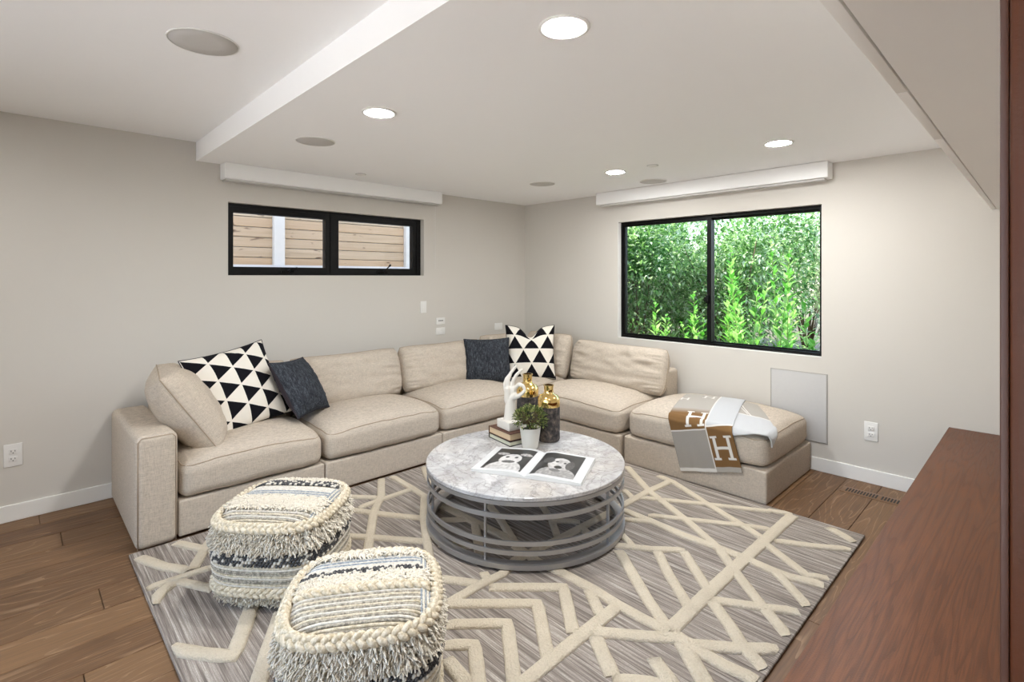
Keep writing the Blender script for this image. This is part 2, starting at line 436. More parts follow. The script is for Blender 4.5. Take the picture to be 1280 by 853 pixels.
speaker(1.745, -.285, H1, .108, 'round ceiling speaker grille beside the valance of the garden window')
def disk(x, y, label):
    o = thing('sprinkler_cover', label, 'sprinkler', (x, y, H1), 0)
    MB().add(*lathe([(.034, 0), (.034, -.006), (.030, -.008), (.002, -.0085)], 28)).build('cover_plate', TRIM, o)
    MB().add(*lathe([(.040, 0), (.040, -.002), (.036, -.0025), (.036, 0)], 28)).build('escutcheon', GREYM, o)
disk(.352, -2.135, 'small white round sprinkler cover near the fence window valance')
disk(2.057, -.815, 'small white round sprinkler cover between lights near the garden window')

# ------------------------------------------------------------------ wall plates and grilles
def plate_local(o, wd, hg, kind):
    """local x across, local -y out of the wall, z up"""
    MB().add(*rbox(wd/2, .003, hg/2, .002, 2, 2, c=(0, -.003, 0))).build('cover_plate', WHITE, o)
    if kind == 'outlet':
        for s in (-1, 1):
            r = MB().add(*rbox(.017, .002, .014, .0018, 2, 2, c=(0, -.0075, s*.021))).build('socket', WHITE, o)
            q = MB()
            q.box((-.009, -.0100, s*.021-.002), (-.0065, -.0094, s*.021+.008)).box((.0065, -.0100, s*.021-.001), (.009, -.0094, s*.021+.007)).box((-.0025, -.0100, s*.021-.010), (.0025, -.0094, s*.021-.0055))
            q.build('slots', SLOT, r, smooth=False)
    if kind == 'rocker':
        MB().add(*rbox(.016, .002, .033, .0018, 2, 2, c=(0, -.0075, 0))).build('rocker', WHITE, o)
    if kind == 'jacks':
        for i in (-1, 0, 1): MB().add(*rbox(.006, .001, .005, .0009, 1, 1, c=(i*.019, -.0068, .004))).build('jack', SLOT, o)
    if kind == 'hsock':
        for s in (-1, 1): MB().add(*rbox(.014, .002, .016, .0018, 2, 2, c=(s*.022, -.0075, 0))).build('socket', WHITE, o)
def plateA(name, y, z, wd, hg, kind, label, cat): plate_local(thing(name, label, cat, (0, y, z), PI/2), wd, hg, kind)
def plateB(name, x, z, wd, hg, kind, label, cat): plate_local(thing(name, label, cat, (x, 0, z), 0), wd, hg, kind)
plateA('wall_outlet', -4.035, .363, .076, .124, 'outlet', 'white duplex wall outlet left of the sofa arm', 'outlet')
plateA('light_switch', -1.330, 1.072, .066, .108, 'rocker', 'white rocker light switch below the right end of the fence window', 'switch')
plateA('jack_plate', -1.137, .932, .102, .062, 'jacks', 'upper white wall plate with three dark jacks', 'wall plate')
plateA('jack_plate', -1.137, .838, .102, .066, 'hsock', 'lower white wall plate under the jack plate', 'wall plate')
plateA('wall_outlet', -.396, .833, .108, .070, 'hsock', 'white horizontal outlet near the room corner above the patterned pillow', 'outlet')
plateB('wall_outlet', 3.175, .339, .076, .122, 'outlet', 'white duplex wall outlet right of the ottoman', 'outlet')
g = thing('wall_grille', 'flat pale grey rectangular wall grille behind the ottoman', 'grille', (2.739, 0, .435))
MB().add(*rbox(.180, .003, .235, .002, 2, 2, c=(0, -.0035, 0))).build('cloth_panel', plain('grille_cloth', 'C4C2C0', .8, var=.03, scale=60), g)
MB().box((-.186, -.004, -.241), (-.182, 0, .241)).box((.182, -.004, -.241), (.186, 0, .241)).box((-.186, -.004, .237), (.186, 0, .241)).box((-.186, -.004, -.241), (.186, 0, -.237)).build('edge_frame', plain('grille_edge', 'A9A49D', .6), g, smooth=False)
vt = thing('floor_register', 'flush oak floor register with dark slots beside the right wall', 'vent', (3.255, -.235, 0), 0)
MB().add(*rbox(.190, .052, .0016, .001, 2, 1, c=(0, 0, .0018))).build('face_plate', plain('register_oak', '7A5C42', .5, var=.1, scale=30), vt)
for g0 in (-.165, .02):
    for i in range(11 if g0 < 0 else 9):
        MB().box((g0+i*.0155, -.032, .0034), (g0+i*.0155+.0085, .032, .0040)).build('slot', SLOT, vt, smooth=False)

# ------------------------------------------------------------------ walnut console, upper cabinets, walnut divider
cs = thing('walnut_console', 'long low walnut console running along the right side', 'console', (3.98, -2.15, 0))
MB().add(*rbox(.415, 2.145, .02, .002, 4, 1, c=(0, 0, .43))).build('top', WALNUT, cs)
MB().box((-.39, -2.14, .08), (.415, 2.14, .41)).build('carcass', WALNUT_SHADED, cs, smooth=False)
for i in range(5):
    d = MB().add(*rbox(.009, .42, .158, .0015, 1, 1, c=(-.400, -1.716+i*.858, .247))).build('drawer_front', WALNUT_SHADED, cs)
MB().box((-.33, -2.1, 0), (.40, 2.1, .08)).build('plinth', plain('plinth_dark', '2A1C14', .6), cs, smooth=False)
uc = thing('upper_cabinet', 'off-white wall cabinets seen from below along the right side', 'cabinet', (4.08, -2.1, 1.728))
ZT = H1-.002-1.728
MB().box((-.300, -1.255, 0), (.315, 2.065, ZT)).build('carcass', CAB, uc, smooth=False)
MB().box((-.275, 2.067, .012), (.315, 2.098, ZT)).build('filler_strip', CAB, uc, smooth=False)
for a, b in ((-3.245, -2.713), (-2.709, -2.19), (-2.186, -1.46), (-1.456, -.74), (-.736, -.032)):
    MB().add(*rbox(.0095, (b-a)/2, ZT/2-.002, .001, 1, 1, c=(-.3145, (a+b)/2+2.1, ZT/2))).build('door', CAB, uc)
pn = thing('walnut_divider', 'tall walnut divider panel, colour darkened for shade, close to the camera at the right edge', 'panel', (4.17, -3.38, .45))
MB().add(*rbox(.219, .018, .6385, .002, 1, 1, c=(0, 0, .6395))).build('panel', WALNUT_SHADED, pn)
MB().add(*rbox(.003, .018, .6385, .001, 1, 1, c=(-.2225, 0, .6395))).build('edge_band', plain('walnut_edge', '4A281A', .45), pn)
# ------------------------------------------------------------------ rug with raised ivory bands
rg = thing('area_rug', 'large grey striated area rug with raised ivory criss-cross lines', 'rug', (2.113, -2.249, 0))
MB().add(*rbox(1.207, 1.386, .0065, .005, 10, 2, fn=lambda q: (q.x+.004*nz(q.y*3, 7), q.y+.004*nz(q.x*3, 2), q.z), c=(0, 0, .0068))).build('woven_base', RUG, rg)
BANDS=[(7,[(2.987,-0.894),(2.982,-1.33),(2.98,-1.67),(2.981,-1.947),(2.986,-2.251)]),
(6.5,[(2.767,-2.284),(2.767,-2.289),(2.77,-2.473),(2.774,-2.628),(2.78,-2.831),(2.782,-2.948)]),
(5.5,[(1.921,-0.931),(2.258,-1.192),(2.615,-1.39),(2.85,-1.54),(2.98,-1.67),(3.017,-1.706),(3.175,-1.854),(3.305,-1.964)]),
(6,[(2.273,-1.526),(2.462,-1.531),(2.67,-1.549),(2.825,-1.541),(2.98,-1.54),(3.097,-1.554),(3.181,-1.552),(3.304,-1.511)]),
(4.5,[(2.343,-1.63),(2.454,-1.556),(2.513,-1.527)]),
(4.5,[(2.424,-1.481),(2.605,-1.369),(2.805,-1.244),(2.904,-1.187),(2.981,-1.156)]),
(5,[(2.163,-0.927),(2.286,-0.951),(2.596,-1.109),(2.858,-1.229),(2.97,-1.289),(3.002,-1.336),(3.232,-1.486),(3.302,-1.436)]),
(5.5,[(2.27,-0.938),(2.253,-1.184),(2.254,-1.447),(2.256,-1.673),(2.251,-2.014),(2.236,-2.336),(2.278,-2.46),(2.269,-2.567),(2.276,-2.765),(2.283,-2.917)]),
(4.5,[(2.267,-1.314),(2.357,-1.259),(2.571,-1.122),(2.873,-0.95),(2.878,-0.935),(2.98,-0.883)]),
(4.5,[(2.131,-1.283),(2.236,-1.346)]),
(5,[(3.015,-1.27),(3.172,-1.185),(3.312,-1.087)]),
(5,[(3.162,-0.916),(3.228,-0.949),(3.301,-0.991)]),
(5,[(2.427,-1.927),(2.506,-1.87),(2.635,-1.783),(2.75,-1.677)]),
(5.5,[(2.743,-1.689),(2.973,-1.907)]),
(5.5,[(2.656,-1.78),(2.794,-1.919),(2.967,-2.069)]),
(6,[(2.524,-1.91),(2.682,-2.035),(2.839,-2.157),(2.972,-2.245)]),
(4.5,[(2.431,-1.759),(2.47,-1.784),(2.553,-1.831)]),
(6,[(2.141,-2.244),(2.32,-2.269),(2.484,-2.255),(2.636,-2.254),(2.767,-2.266),(2.871,-2.269),(2.986,-2.264)]),
(5.5,[(2.619,-2.271),(2.748,-2.366)]),
(6.5,[(2.78,-2.475),(2.918,-2.366),(3.025,-2.274),(3.082,-2.263),(3.213,-2.156),(3.309,-2.06)]),
(6.5,[(2.988,-2.255),(3.102,-2.278),(3.214,-2.279),(3.313,-2.266)]),
(6,[(3.01,-1.964),(3.134,-2.065),(3.221,-2.148),(3.308,-2.196)]),
(5.5,[(3.01,-1.964),(3.193,-1.852),(3.288,-1.783)]),
(5,[(3.101,-1.545),(3.189,-1.616),(3.302,-1.721)]),
(6.5,[(2.809,-2.479),(2.889,-2.539),(2.967,-2.592)]),
(5.5,[(2.975,-2.608),(3.036,-2.553),(3.105,-2.498)]),
(6.5,[(3.018,-2.421),(3.059,-2.449),(3.125,-2.482)]),
(7,[(3.041,-2.275),(3.122,-2.341),(3.206,-2.408)]),
(6,[(2.31,-2.566),(2.533,-2.335),(2.743,-2.526)]),
(6,[(2.279,-2.759),(2.531,-2.495),(2.763,-2.689)]),
(6,[(2.375,-2.839),(2.533,-2.667),(2.76,-2.851)]),
(6,[(2.46,-2.909),(2.534,-2.832),(2.684,-2.938)]),
(6,[(2.517,-2.945),(2.588,-2.957),(2.66,-2.963)]),
(5.5,[(2.081,-2.7),(2.158,-2.65),(2.273,-2.571)]),
(5,[(2.207,-2.506),(2.277,-2.541)]),
(5.5,[(0.92,-2.286),(1.167,-2.428),(1.332,-2.569),(1.561,-2.717),(1.723,-2.822),(1.814,-2.88)]),
(4.5,[(1.007,-2.599),(1.096,-2.522),(1.181,-2.444)]),
(4.2,[(1.217,-2.601),(1.212,-2.445),(1.208,-2.232)]),
(5,[(0.933,-2.217),(1.201,-2.227),(1.349,-2.239),(1.565,-2.393),(1.795,-2.529),(1.987,-2.641),(2.078,-2.691)]),
(5,[(1.192,-2.658),(1.317,-2.584),(1.449,-2.503),(1.587,-2.406)]),
(5.2,[(1.46,-2.818),(1.57,-2.722),(1.676,-2.641),(1.805,-2.54)]),
(4.5,[(0.939,-1.966),(1.118,-2.057),(1.243,-2.105)]),
(6,[(0.976,-3.608),(1.156,-3.536),(1.266,-3.464)]),
(5.5,[(0.957,-3.268),(1.122,-3.367),(1.273,-3.446)]),
(4.2,[(1.304,-3.631),(1.308,-3.511),(1.315,-3.363)]),
(6,[(1.452,-3.638),(1.371,-3.581),(1.322,-3.518)]),
(5.2,[(0.942,-3.452),(1.077,-3.382),(1.196,-3.311)]),
(5,[(1.328,-3.522),(1.411,-3.472),(1.508,-3.419)]),
(6.5,[(1.781,-3.637),(1.893,-3.559),(1.992,-3.48),(1.861,-3.406),(1.717,-3.329)]),
(6.5,[(1.852,-3.263),(2.018,-3.365),(2.183,-3.459),(2.254,-3.499)]),
(5.5,[(1.448,-2.24),(1.771,-2.232),(1.952,-2.226),(2.121,-2.219)]),
(4.5,[(1.654,-2.366),(1.722,-2.295),(1.777,-2.225)]),
(5.5,[(1.814,-2.227),(2.015,-2.374),(2.148,-2.477)]),
(5,[(1.708,-2.034),(1.888,-2.109),(2.11,-2.219)]),
(4.5,[(1.93,-1.819),(2.035,-1.879)]),
(4.5,[(2.09,-1.914),(2.229,-2.025)]),
(4.5,[(2.096,-1.921),(2.21,-1.817)]),
(4.5,[(2.23,-1.849),(2.331,-1.896)]),
(5,[(1.872,-2.512),(2.001,-2.4)])]
EXTRA = [(6, [(2.78, -2.95), (2.80, -3.60)]), (6, [(3.28, -2.42), (2.80, -2.95), (3.25, -3.55)])]
def band(wd, pts, i):
    # resample the centre line
    P = [Vector((a-2.113, b+2.249, 0)) for a, b in pts]; R = []
    for a, b in zip(P, P[1:]):
        n = max(1, int((b-a).length/.03)); R += [a+(b-a)*(j/n) for j in range(n)]
    R.append(P[-1]); R = [Vector((max(-1.2, min(1.2, q.x)), max(-1.38, min(1.38, q.y)), 0)) for q in R]
    hw = wd*.005*.88; top = .0235+.00006*i; prof = [(-1, 0), (-.97, .55), (-.78, .93), (-.3, 1), (.3, 1), (.78, .93), (.97, .55), (1, 0)]
    m = MB(); vs = []; fs = []; k = len(prof)
    for j, q in enumerate(R):
        a = R[max(0, j-1)]; b = R[min(len(R)-1, j+1)]; t = (b-a)
        if t.length < 1e-6: t = Vector((1, 0, 0))
        t.normalize(); s = Vector((-t.y, t.x, 0)); wob = 1+.09*nz(q.x*40, q.y*40, i)
        for u, z in prof:
            e = q+s*hw*u*wob; vs.append((max(-1.196, min(1.196, e.x)), max(-1.376, min(1.376, e.y)), .0125+(top-.0125)*z*(1 if 0 < j < len(R)-1 else .4)))
    for j in range(len(R)-1):
        for c in range(k-1): fs.append((j*k+c, j*k+c+1, (j+1)*k+c+1, (j+1)*k+c))
    fs.append(tuple(range(k))); fs.append(tuple(reversed(range((len(R)-1)*k, len(R)*k))))
    fs = [tuple(reversed(f)) for f in fs]
    m.add(vs, fs).build('pile_band', PILE, rg)
for i, (wd, pts) in enumerate(BANDS+EXTRA): band(wd, pts, i)

# ------------------------------------------------------------------ sofa
def seat_cushion(parent, hx, hy, hz, c, seed=0, crown=.062, r=.05):
    def fn(q):
        u, v = max(-1, min(1, q.x/hx)), max(-1, min(1, q.y/hy)); f = (1-u*u)*(1-v*v)
        zw = max(0, min(1, (q.z/hz+.6)/1.6)); z = q.z + crown*f**.7*zw
        e = max(abs(u), abs(v))
        wr = .006*nz(q.x*7+seed, q.y*7, q.z*9)*e + .004*nz(q.x*18+seed, q.y*5, seed)
        cor = (abs(u)*abs(v))**3
        bul = .016*(1-min(1, abs(q.z)/hz)**2)
        z -= (.030*cor+.012*e**6)*zw
        return (q.x*(1+bul*abs(u)**3*(1-v*v)-.028*abs(v)**6)+wr*.5, q.y*(1+bul*abs(v)**3*(1-u*u)-.055*abs(u)**5)+wr*.5, z+wr)
    o = MB().add(*rbox(hx, hy, hz, r, 16, 4, fn)).build('seat_cushion', LINEN, parent, loc=c)
    for zs in (1, -1):                                             # welt seams
        path = []; ex, ey = hx-r*.29, hy-r*.29; n = 14; cr = .05
        for cx_, cy_, a0 in ((ex-cr, ey-cr, 0), (-ex+cr, ey-cr, PI/2), (-ex+cr, -ey+cr, PI), (ex-cr, -ey+cr, 1.5*PI)):
            for j in range(6):
                a = a0+PI/2*j/5; path.append(Vector((cx_+cr*math.cos(a), cy_+cr*math.sin(a), zs*(hz-r*.29))))
        dense = []
        for a, b in zip(path, path[1:]+path[:1]):
            k = max(1, int((b-a).length/.03)); dense += [a+(b-a)*(j/k) for j in range(k)]
        MB().add(*tube([fn(q) for q in dense], .0035, True, 5)).build('piping', SEAM, o)
    return o

def pillow(w_, h_, t_, a=2.0, b=.6, k=.07, n=30, seed=0, wr=.004, chop=0, sag=0, fold=.0, rn=0):
    """pillow in the local XZ plane, front toward -Y; returns MB with uv; slot 0 front, slot 1 back"""
    m = MB(); uv = []
    S = [math.sin(PI/2*(-1+2*i/n)) for i in range(n+1)]
    S = [.55*s+.45*(-1+2*i/n) for i, s in enumerate(S)]
    def pt(u, v, side):
        x_ = w_/2*u*(1-k*(1-v*v)); z_ = h_/2*v*(1-k*(1-u*u))
        x_ *= 1-rn*.6*abs(v)**4; z_ *= 1-rn*abs(u)**4
        if v > 0: z_ -= chop*math.exp(-(u/.33)**2)*v*v
        z_ -= sag*(1-u*u)*max(0, v)
        T = max(0, (1-abs(u)**a)*(1-abs(v)**a))**b*t_/2
        T *= 1-.35*(chop > 0)*math.exp(-(u/.3)**2)*max(0, v)**2
        ins = (1-abs(u)**4)*(1-abs(v)**4)
        d = wr*(nz(u*3.2+seed, v*3.2, side*5+seed)+.6*nz(u*8+seed, v*4, seed+side))*min(1, ins*3)
        # puckers running in from the edges
        e = max(abs(u), abs(v)); along = v if abs(u) > abs(v) else u
        d += fold*max(0, e-.45)*abs(nz(along*6.5+seed*3, e*1.1, seed))*min(1, (1-e)*8)
        return (x_, side*(T+d)-.0, z_)
    n1 = n+1; ids = {}
    vs = []
    for side in (-1, 1):
        for i, u in enumerate(S):
            for j, v in enumerate(S):
                if side == 1 and (i in (0, n) or j in (0, n)): ids[(side, i, j)] = ids[(-1, i, j)]; continue
                ids[(side, i, j)] = len(vs)
                p = pt(u, v, side)
                if i in (0, n) or j in (0, n): p = (p[0], 0, p[2])
                vs.append(p); uv.append(((u+1)/2, (v+1)/2))
    fs = []; mi = []
    for side in (-1, 1):
        for i in range(n):
            for j in range(n):
                q = (ids[(side, i, j)], ids[(side, i+1, j)], ids[(side, i+1, j+1)], ids[(side, i, j+1)])
                fs.append(q if side == -1 else tuple(reversed(q))); mi.append(0 if side == -1 else 1)
    m.add(vs, fs, mi); m.uv = uv
    m.edge = [vs[ids[(-1, i, 0)]] for i in range(n)]+[vs[ids[(-1, n, j)]] for j in range(n)]+[vs[ids[(-1, n-i, n)]] for i in range(n)]+[vs[ids[(-1, 0, n-j)]] for j in range(n)]
    return m

def place_pillow(o, loc, rz, lean, roll=0):
    """lean: top tips back (local +y); roll in plane"""
    o.matrix_world = Matrix.Translation(loc) @ Matrix.Rotation(math.radians(rz), 4, 'Z') @ Matrix.Rotation(math.radians(-lean), 4, 'X') @ Matrix.Rotation(math.radians(roll), 4, 'Y')

def back_cushion(parent, w_, h_, t_, c, lean=12, rz=0, seed=0, sag=.02):
    m = pillow(w_, h_, t_, 4, .45, .0, 44, seed, .011, 0, sag, .085, .10)
    o = m.build('back_cushion', LINEN, parent)
    o.matrix_local = Matrix.Translation(c) @ Matrix.Rotation(math.radians(rz), 4, 'Z') @ Matrix.Rotation(math.radians(-lean), 4, 'X')
    MB().add(*tube(m.edge, .0035, True, 5)).build('piping', SEAM, o)
    return o

def base_box(parent, x0, x1, y0, y1, z0, z1, name='base', r=.012):
    hx, hy, hz = (x1-x0)/2, (y1-y0)/2, (z1-z0)/2
    return MB().add(*rbox(hx, hy, hz, r, 6, 3, lambda q: (q.x, q.y+.003*nz(q.x*6, q.z*6, 3), q.z))).build(name, LINEN, parent, loc=((x0+x1)/2, (y0+y1)/2, (z0+z1)/2))

D = .88
SG = 'sectional sofa pieces'
def module(loc, rz, wd, label, arm=False, seed=0, cush=.80, back=True, cb=None):
    o = thing('sofa_section', label, 'sofa', loc, rz, SG)
    a, b = -wd/2+.003, wd/2-.003
    if arm:
        hz = .5625/2; aw = .18
        ar = MB().add(*rbox(aw/2, D/2, hz, .035, 6, 4, lambda q: (q.x, q.y, q.z-(.018*(q.y/(D/2)+1)*.5 if q.z > .2 else 0)))).build('arm', LINEN, o, loc=(a+aw/2, -D/2, hz+.002))
        pth = [(-aw/2+.01, -D/2+.008, -hz+.01), (-aw/2+.01, -D/2+.008, hz-.03), (-aw/2+.025, -D/2+.008, hz-.012), (aw/2-.025, -D/2+.008, hz-.012), (aw/2-.01, -D/2+.008, hz-.03), (aw/2-.01, -D/2+.008, -hz+.01)]
        MB().add(*tube(pth, .003, False, 5)).build('piping', SEAM, ar)
        a += aw+.002
    base_box(o, a, b, -D+.012, -.0, .012, .198)
    for sx in (a+.06, b-.06):
        for sy in (-D+.09, -.08): MB().add(*lathe([(.02, 0), (.02, .014)], 12, (sx, sy, 0))).build('foot', SLOT, o)
    base_box(o, a, b, -.20, 0, .20, .585, 'back_frame', .03)
    seat_cushion(o, (b-a)/2-.004, (D-.20)/2+.004, .098, ((a+b)/2, -.20-(D-.20)/2-.004, .302), seed)
    if back:
        cw = cb or (b-a)*1.0
        back_cushion(o, cw, .40, .23, ((a+b)/2+(.045 if cb else 0), -.275, .585), 14, -3 if cb else 0, seed)
    return o
WX = .018
s1 = module((WX, -3.13, 0), PI/2, .96, 'sofa end section with a boxy arm, nearest the left foreground', True, 1)
s2 = module((WX, -2.205, 0), PI/2, .89, 'armless sofa section in the middle of the long left run', False, 12)
s3 = module((WX, -1.315, 0), PI/2, .89, 'armless sofa section next to the corner, behind the hand sculpture', False, 23)
s5 = module((1.352, -.018, 0), 0, .955, 'armless sofa section under the garden window, next to the ottoman', False, 41, cb=.99)
co = thing('sofa_section', 'corner sofa section holding the black and white pillow', 'sofa', (.016, -.018, 0), 0, SG)
base_box(co, .0, .85, -.85, 0, .012, .198); base_box(co, 0, .85, -.20, 0, .20, .585, 'back_frame', .03); base_box(co, 0, .2, -.85, -.202, .20, .585, 'back_frame', .03)
seat_cushion(co, .322, .322, .098, (.205+.322, -.205-.322, .302), 31)
back_cushion(co, .56, .44, .20, (.575, -.27, .60), 12, 0, 33); back_cushion(co, .60, .42, .20, (.28, -.56, .60), 12, 90, 34)

ot = thing('ottoman', 'square beige linen ottoman with a folded throw on top', 'ottoman', (2.338, -.445, 0))
OX, OY = .492, .41
base_box(ot, -OX, OX, -OY, OY, .004, .20)
oc = seat_cushion(ot, OX-.002, OY-.002, .10, (0, 0, .305), 55, .05)

# ------------------------------------------------------------------ loose pillows
def m_triangles(cols, rows, a, b):
    k = N('triangle_print'); t = k.n('TexCoord'); sp = k.n('SeparateXYZ'); k.t.links.new(t.outputs['UV'], sp.inputs[0])
    v = k.math('MULTIPLY', sp.outputs[b], rows); row = k.math('FLOOR', v); fv = k.math('FRACT', v)
    u = k.math('ADD', k.math('MULTIPLY', sp.outputs[a], cols), k.math('MULTIPLY', k.math('MODULO', row, 2.0), .5))
    fu = k.math('FRACT', u)
    d = k.math('ABSOLUTE', k.math('SUBTRACT', fu, .5))
    lim = k.math('MULTIPLY', k.math('SUBTRACT', .97, fv), .5)
    blk = k.math('MULTIPLY', k.math('LESS_THAN', d, k.math('SUBTRACT', lim, .012)), k.math('GREATER_THAN', fv, .04))
    f = k.noise(k.coord('Object'), 400, 2)
    k.bump(f, .2, .001)
    return k.fin(k.mix(blk, lin('E9E2D6'), lin('131217')), .9, spec=.15)
TRI1 = m_triangles(4.0, 4.4, 1, 0); TRI2 = m_triangles(2.9, 3.7, 0, 1)
def m_knit(name, a, b, c):
    k = N(name); v = k.coord('Object', (95, 95, 26)); f = k.noise(v, 1, 3, .6, .6); g = k.noise(k.coord('Object', (420, 420, 260)), 1, 2)
    k.bump(k.math('ADD', f, k.math('MULTIPLY', g, .5)), 1.0, .006)
    return k.fin(k.ramp(k.math('MULTIPLY_ADD', g, .45, k.math('MULTIPLY', f, .55)), [(.34, a), (.52, b), (.68, c)]), .95, spec=.1)
KNIT = m_knit('charcoal_knit', '1E2023', '3C3F45', '6A6E75'); PURPLE = plain('plum_backing', '2C2229', .8)
def loose(name, label, size, t_, mats, loc, rz, lean, roll, seed=0, a=2.2, b=.55, k=.07, chop=0, pip=SEAM, wr=.005, fold=.02):
    o = thing(name, label, 'pillow')
    m = pillow(size[0], size[1], t_, a, b, k, 36, seed, wr, chop, 0, fold)
    c = m.build('cover', mats, o)
    MB().add(*tube(m.edge, .003, True, 5)).build('piping', pip, o)
    place_pillow(o, loc, rz, lean, roll); return o
BLKP = plain('black_piping', '121115', .8)
loose('throw_pillow', 'black and white triangle print pillow leaning beside the sofa arm', (.52, .52), .17, [TRI1, TRI1], (.51, -3.035, .665), 100, 27, -9, 2, pip=BLKP)
loose('throw_pillow', 'charcoal knit throw pillow leaning against the triangle pillow by the sofa arm', (.40, .40), .17, [KNIT, PURPLE], (.54, -2.665, .625), 130, 32, 4, 5, pip=PURPLE)
loose('throw_pillow', 'charcoal knit throw pillow near the corner, behind the hand sculpture', (.42, .40), .16, [KNIT, KNIT], (.50, -.98, .60), 62, 16, 0, 8, pip=KNIT)
loose('throw_pillow', 'black and white triangle print pillow standing in the sofa corner', (.46, .50), .17, [TRI2, TRI2], (.66, -.60, .655), 47, 14, 0, 11, chop=.10, pip=BLKP)
loose('arm_cushion', 'plump beige linen cushion leaning over the sofa arm', (.58, .50), .28, [LINEN, LINEN], (.52, -3.315, .605), 172, 33, 0, 17, 3.0, .5, .02, wr=.008, fold=.05)

# ------------------------------------------------------------------ throw blanket draped over the ottoman
def blanket_mat():
    k = N('throw_weave'); a = k.n('VertexColor'); a.layer_name = 'Col'; f = k.noise(k.coord('Object'), 350, 2)
    k.bump(f, .3, .002); return k.fin(k.mix(k.math('MULTIPLY', f, .15), a.outputs[0], lin('6E655C')), .95, spec=.1)
BLK = blanket_mat()
CX, CY = 2.338, -.445
def ottop(x, y):
    u, v = (x-CX)/OX, (y-CY)/OY; f = max(0, 1-u*u)*max(0, 1-v*v)
    return .405+.05*f**.7
def drape(x, y, off):
    """unrolled (x, y) on the ottoman plane -> point on the draped surface"""
    ey = (CY-OY-.006)-y; ex = x-(CX+OX+.006); r = .035
    z = ottop(min(max(x, CX-OX), CX+OX), min(max(y, CY-OY), CY+OY))+off
    X, Y = x, y
    def wrap(e):
        e += r
        if e <= 0: return None
        a = min(e/r, PI/2); down = r*(1-math.cos(a))+max(0, e-r*PI/2); out = r*math.sin(a)
        return out, down
    w1_ = wrap(ey)
    if w1_: Y = (CY-OY-.006)-off+r-w1_[0]; z -= w1_[1]
    w2_ = wrap(ex)
    if w2_: X = (CX+OX+.006)+off-r+w2_[0]; z -= w2_[1]
    return Vector((X, Y, z))
cG, cB, cW, cL, cH = (lin('A19B93'), lin('7C5C38'), lin('C3C4C5'), lin('ADA79E'), lin('DFDBD4'))
def Hmark(u, v, s, rot=0):
    u, v = u*math.cos(rot)-v*math.sin(rot), u*math.sin(rot)+v*math.cos(rot)
    u, v = abs(u)/s, abs(v)/s
    if v > .52: return False
    if .26 < u < .40: return True
    if v < .06 and u < .33: return True
    return v > .43 and .16 < u < .50
def sheet(parent, name, q00, q10, q01, q11, nu, nv, off, colf, wave=.006, seed=0, thick=.008):
    m = MB(); vs = []; cols = []
    for j in range(nv+1):
        for i in range(nu+1):
            s, t = i/nu, j/nv
            a = Vector(q00).lerp(Vector(q10), s); b = Vector(q01).lerp(Vector(q11), s); q = a.lerp(b, t)
            e = off+wave*(.6+nz(s*3+seed, t*4, seed)+.5*nz(s*9+seed, t*3, 4))*(.3+t)
            vs.append(drape(q.x, q.y, max(.004, e))); cols.append(colf(s, t))
    fs = [(j*(nu+1)+i, (j+1)*(nu+1)+i, (j+1)*(nu+1)+i+1, j*(nu+1)+i+1) for j in range(nv) for i in range(nu)]
    m.add(vs, fs); m.col = cols
    o = m.build(name, BLK, parent)
    sd = o.modifiers.new('thickness', 'SOLIDIFY'); sd.thickness = thick; sd.offset = -1
    return o
th = thing('throw_blanket', 'grey, white and brown throw with letter H pattern draped over the ottoman', 'blanket', (0, 0, 0))
def col1(s, t):
    W_, L_ = .42, .92; x_, y_ = s*W_, t*L_
    if s < .60:
        if Hmark(x_-.185, y_-.09, .09) or Hmark(x_-.03, y_-.20, .07): return cH
        if Hmark(x_-.180, y_-.565, .135): return cH
        if t < .47: return cL
        if t < .705: 
            f = min(1, (t-.47)/.10); return tuple(cL[i]*(1-f)+cB[i]*f for i in range(3))+(1,)
        return cH if t < .715 else (cG if t < .975 else cH)
    if s < .612: return cH
    if t < .69: return cW
    if t < .70: return cH
    if Hmark(x_-.335, y_-.775, .14): return cH
    return cB if t < .965 else cL
f1 = sheet(th, 'front_fold', (2.06, -.33, 0), (2.45, -.20, 0), (2.30, -1.195, 0), (2.70, -1.10, 0), 110, 220, .012, col1, .004, 3)
def col2(s, t):
    x_, y_ = s*.42, t*.62
    if t < .55:
        if abs(x_-.10-.5*(y_-.12)) < .008 or abs((x_-.12)-.7*(y_-.24)) < .007 and .14 < y_ < .33: return cH
        return cL
    return cH if t < .565 else cW
f2 = sheet(th, 'side_fold', (2.40, -.24, 0), (2.56, -.27, 0), (2.62, -.89, 0), (2.90, -.80, 0), 70, 110, .006, col2, .004, 9)
# ------------------------------------------------------------------ round coffee table
TX, TY, TR, TZ = 1.968, -1.997, .540, .357
RUGZ = .0135
tb = thing('coffee_table', 'round coffee table with marble top on stacked silver metal rings', 'table', (TX, TY, 0))
MB().add(*lathe([(.50, .336), (TR-.004, .336), (TR, .339), (TR, .354), (TR-.003, TZ), (.3, TZ), (.002, TZ)], 96)).build('marble_top', MARBLE, tb, angle=40)
def ring(name, z0, z1, ro, wd):
    n = 96; vs = []; fs = []
    for r, z in ((ro, z0), (ro, z1), (ro-wd, z1), (ro-wd, z0)):
        vs += [(r*math.cos(2*PI*j/n), r*math.sin(2*PI*j/n), z) for j in range(n)]
    for i in range(4):
        for j in range(n): fs.append((i*n+j, i*n+(j+1) % n, ((i+1) % 4)*n+(j+1) % n, ((i+1) % 4)*n+j))
    fs = [tuple(reversed(f)) for f in fs]
    return MB().add(vs, [tuple(reversed(f)) for f in fs]).build(name, STEEL, tb, angle=40)
ring('apron', .316, .3355, TR-.001, .03)
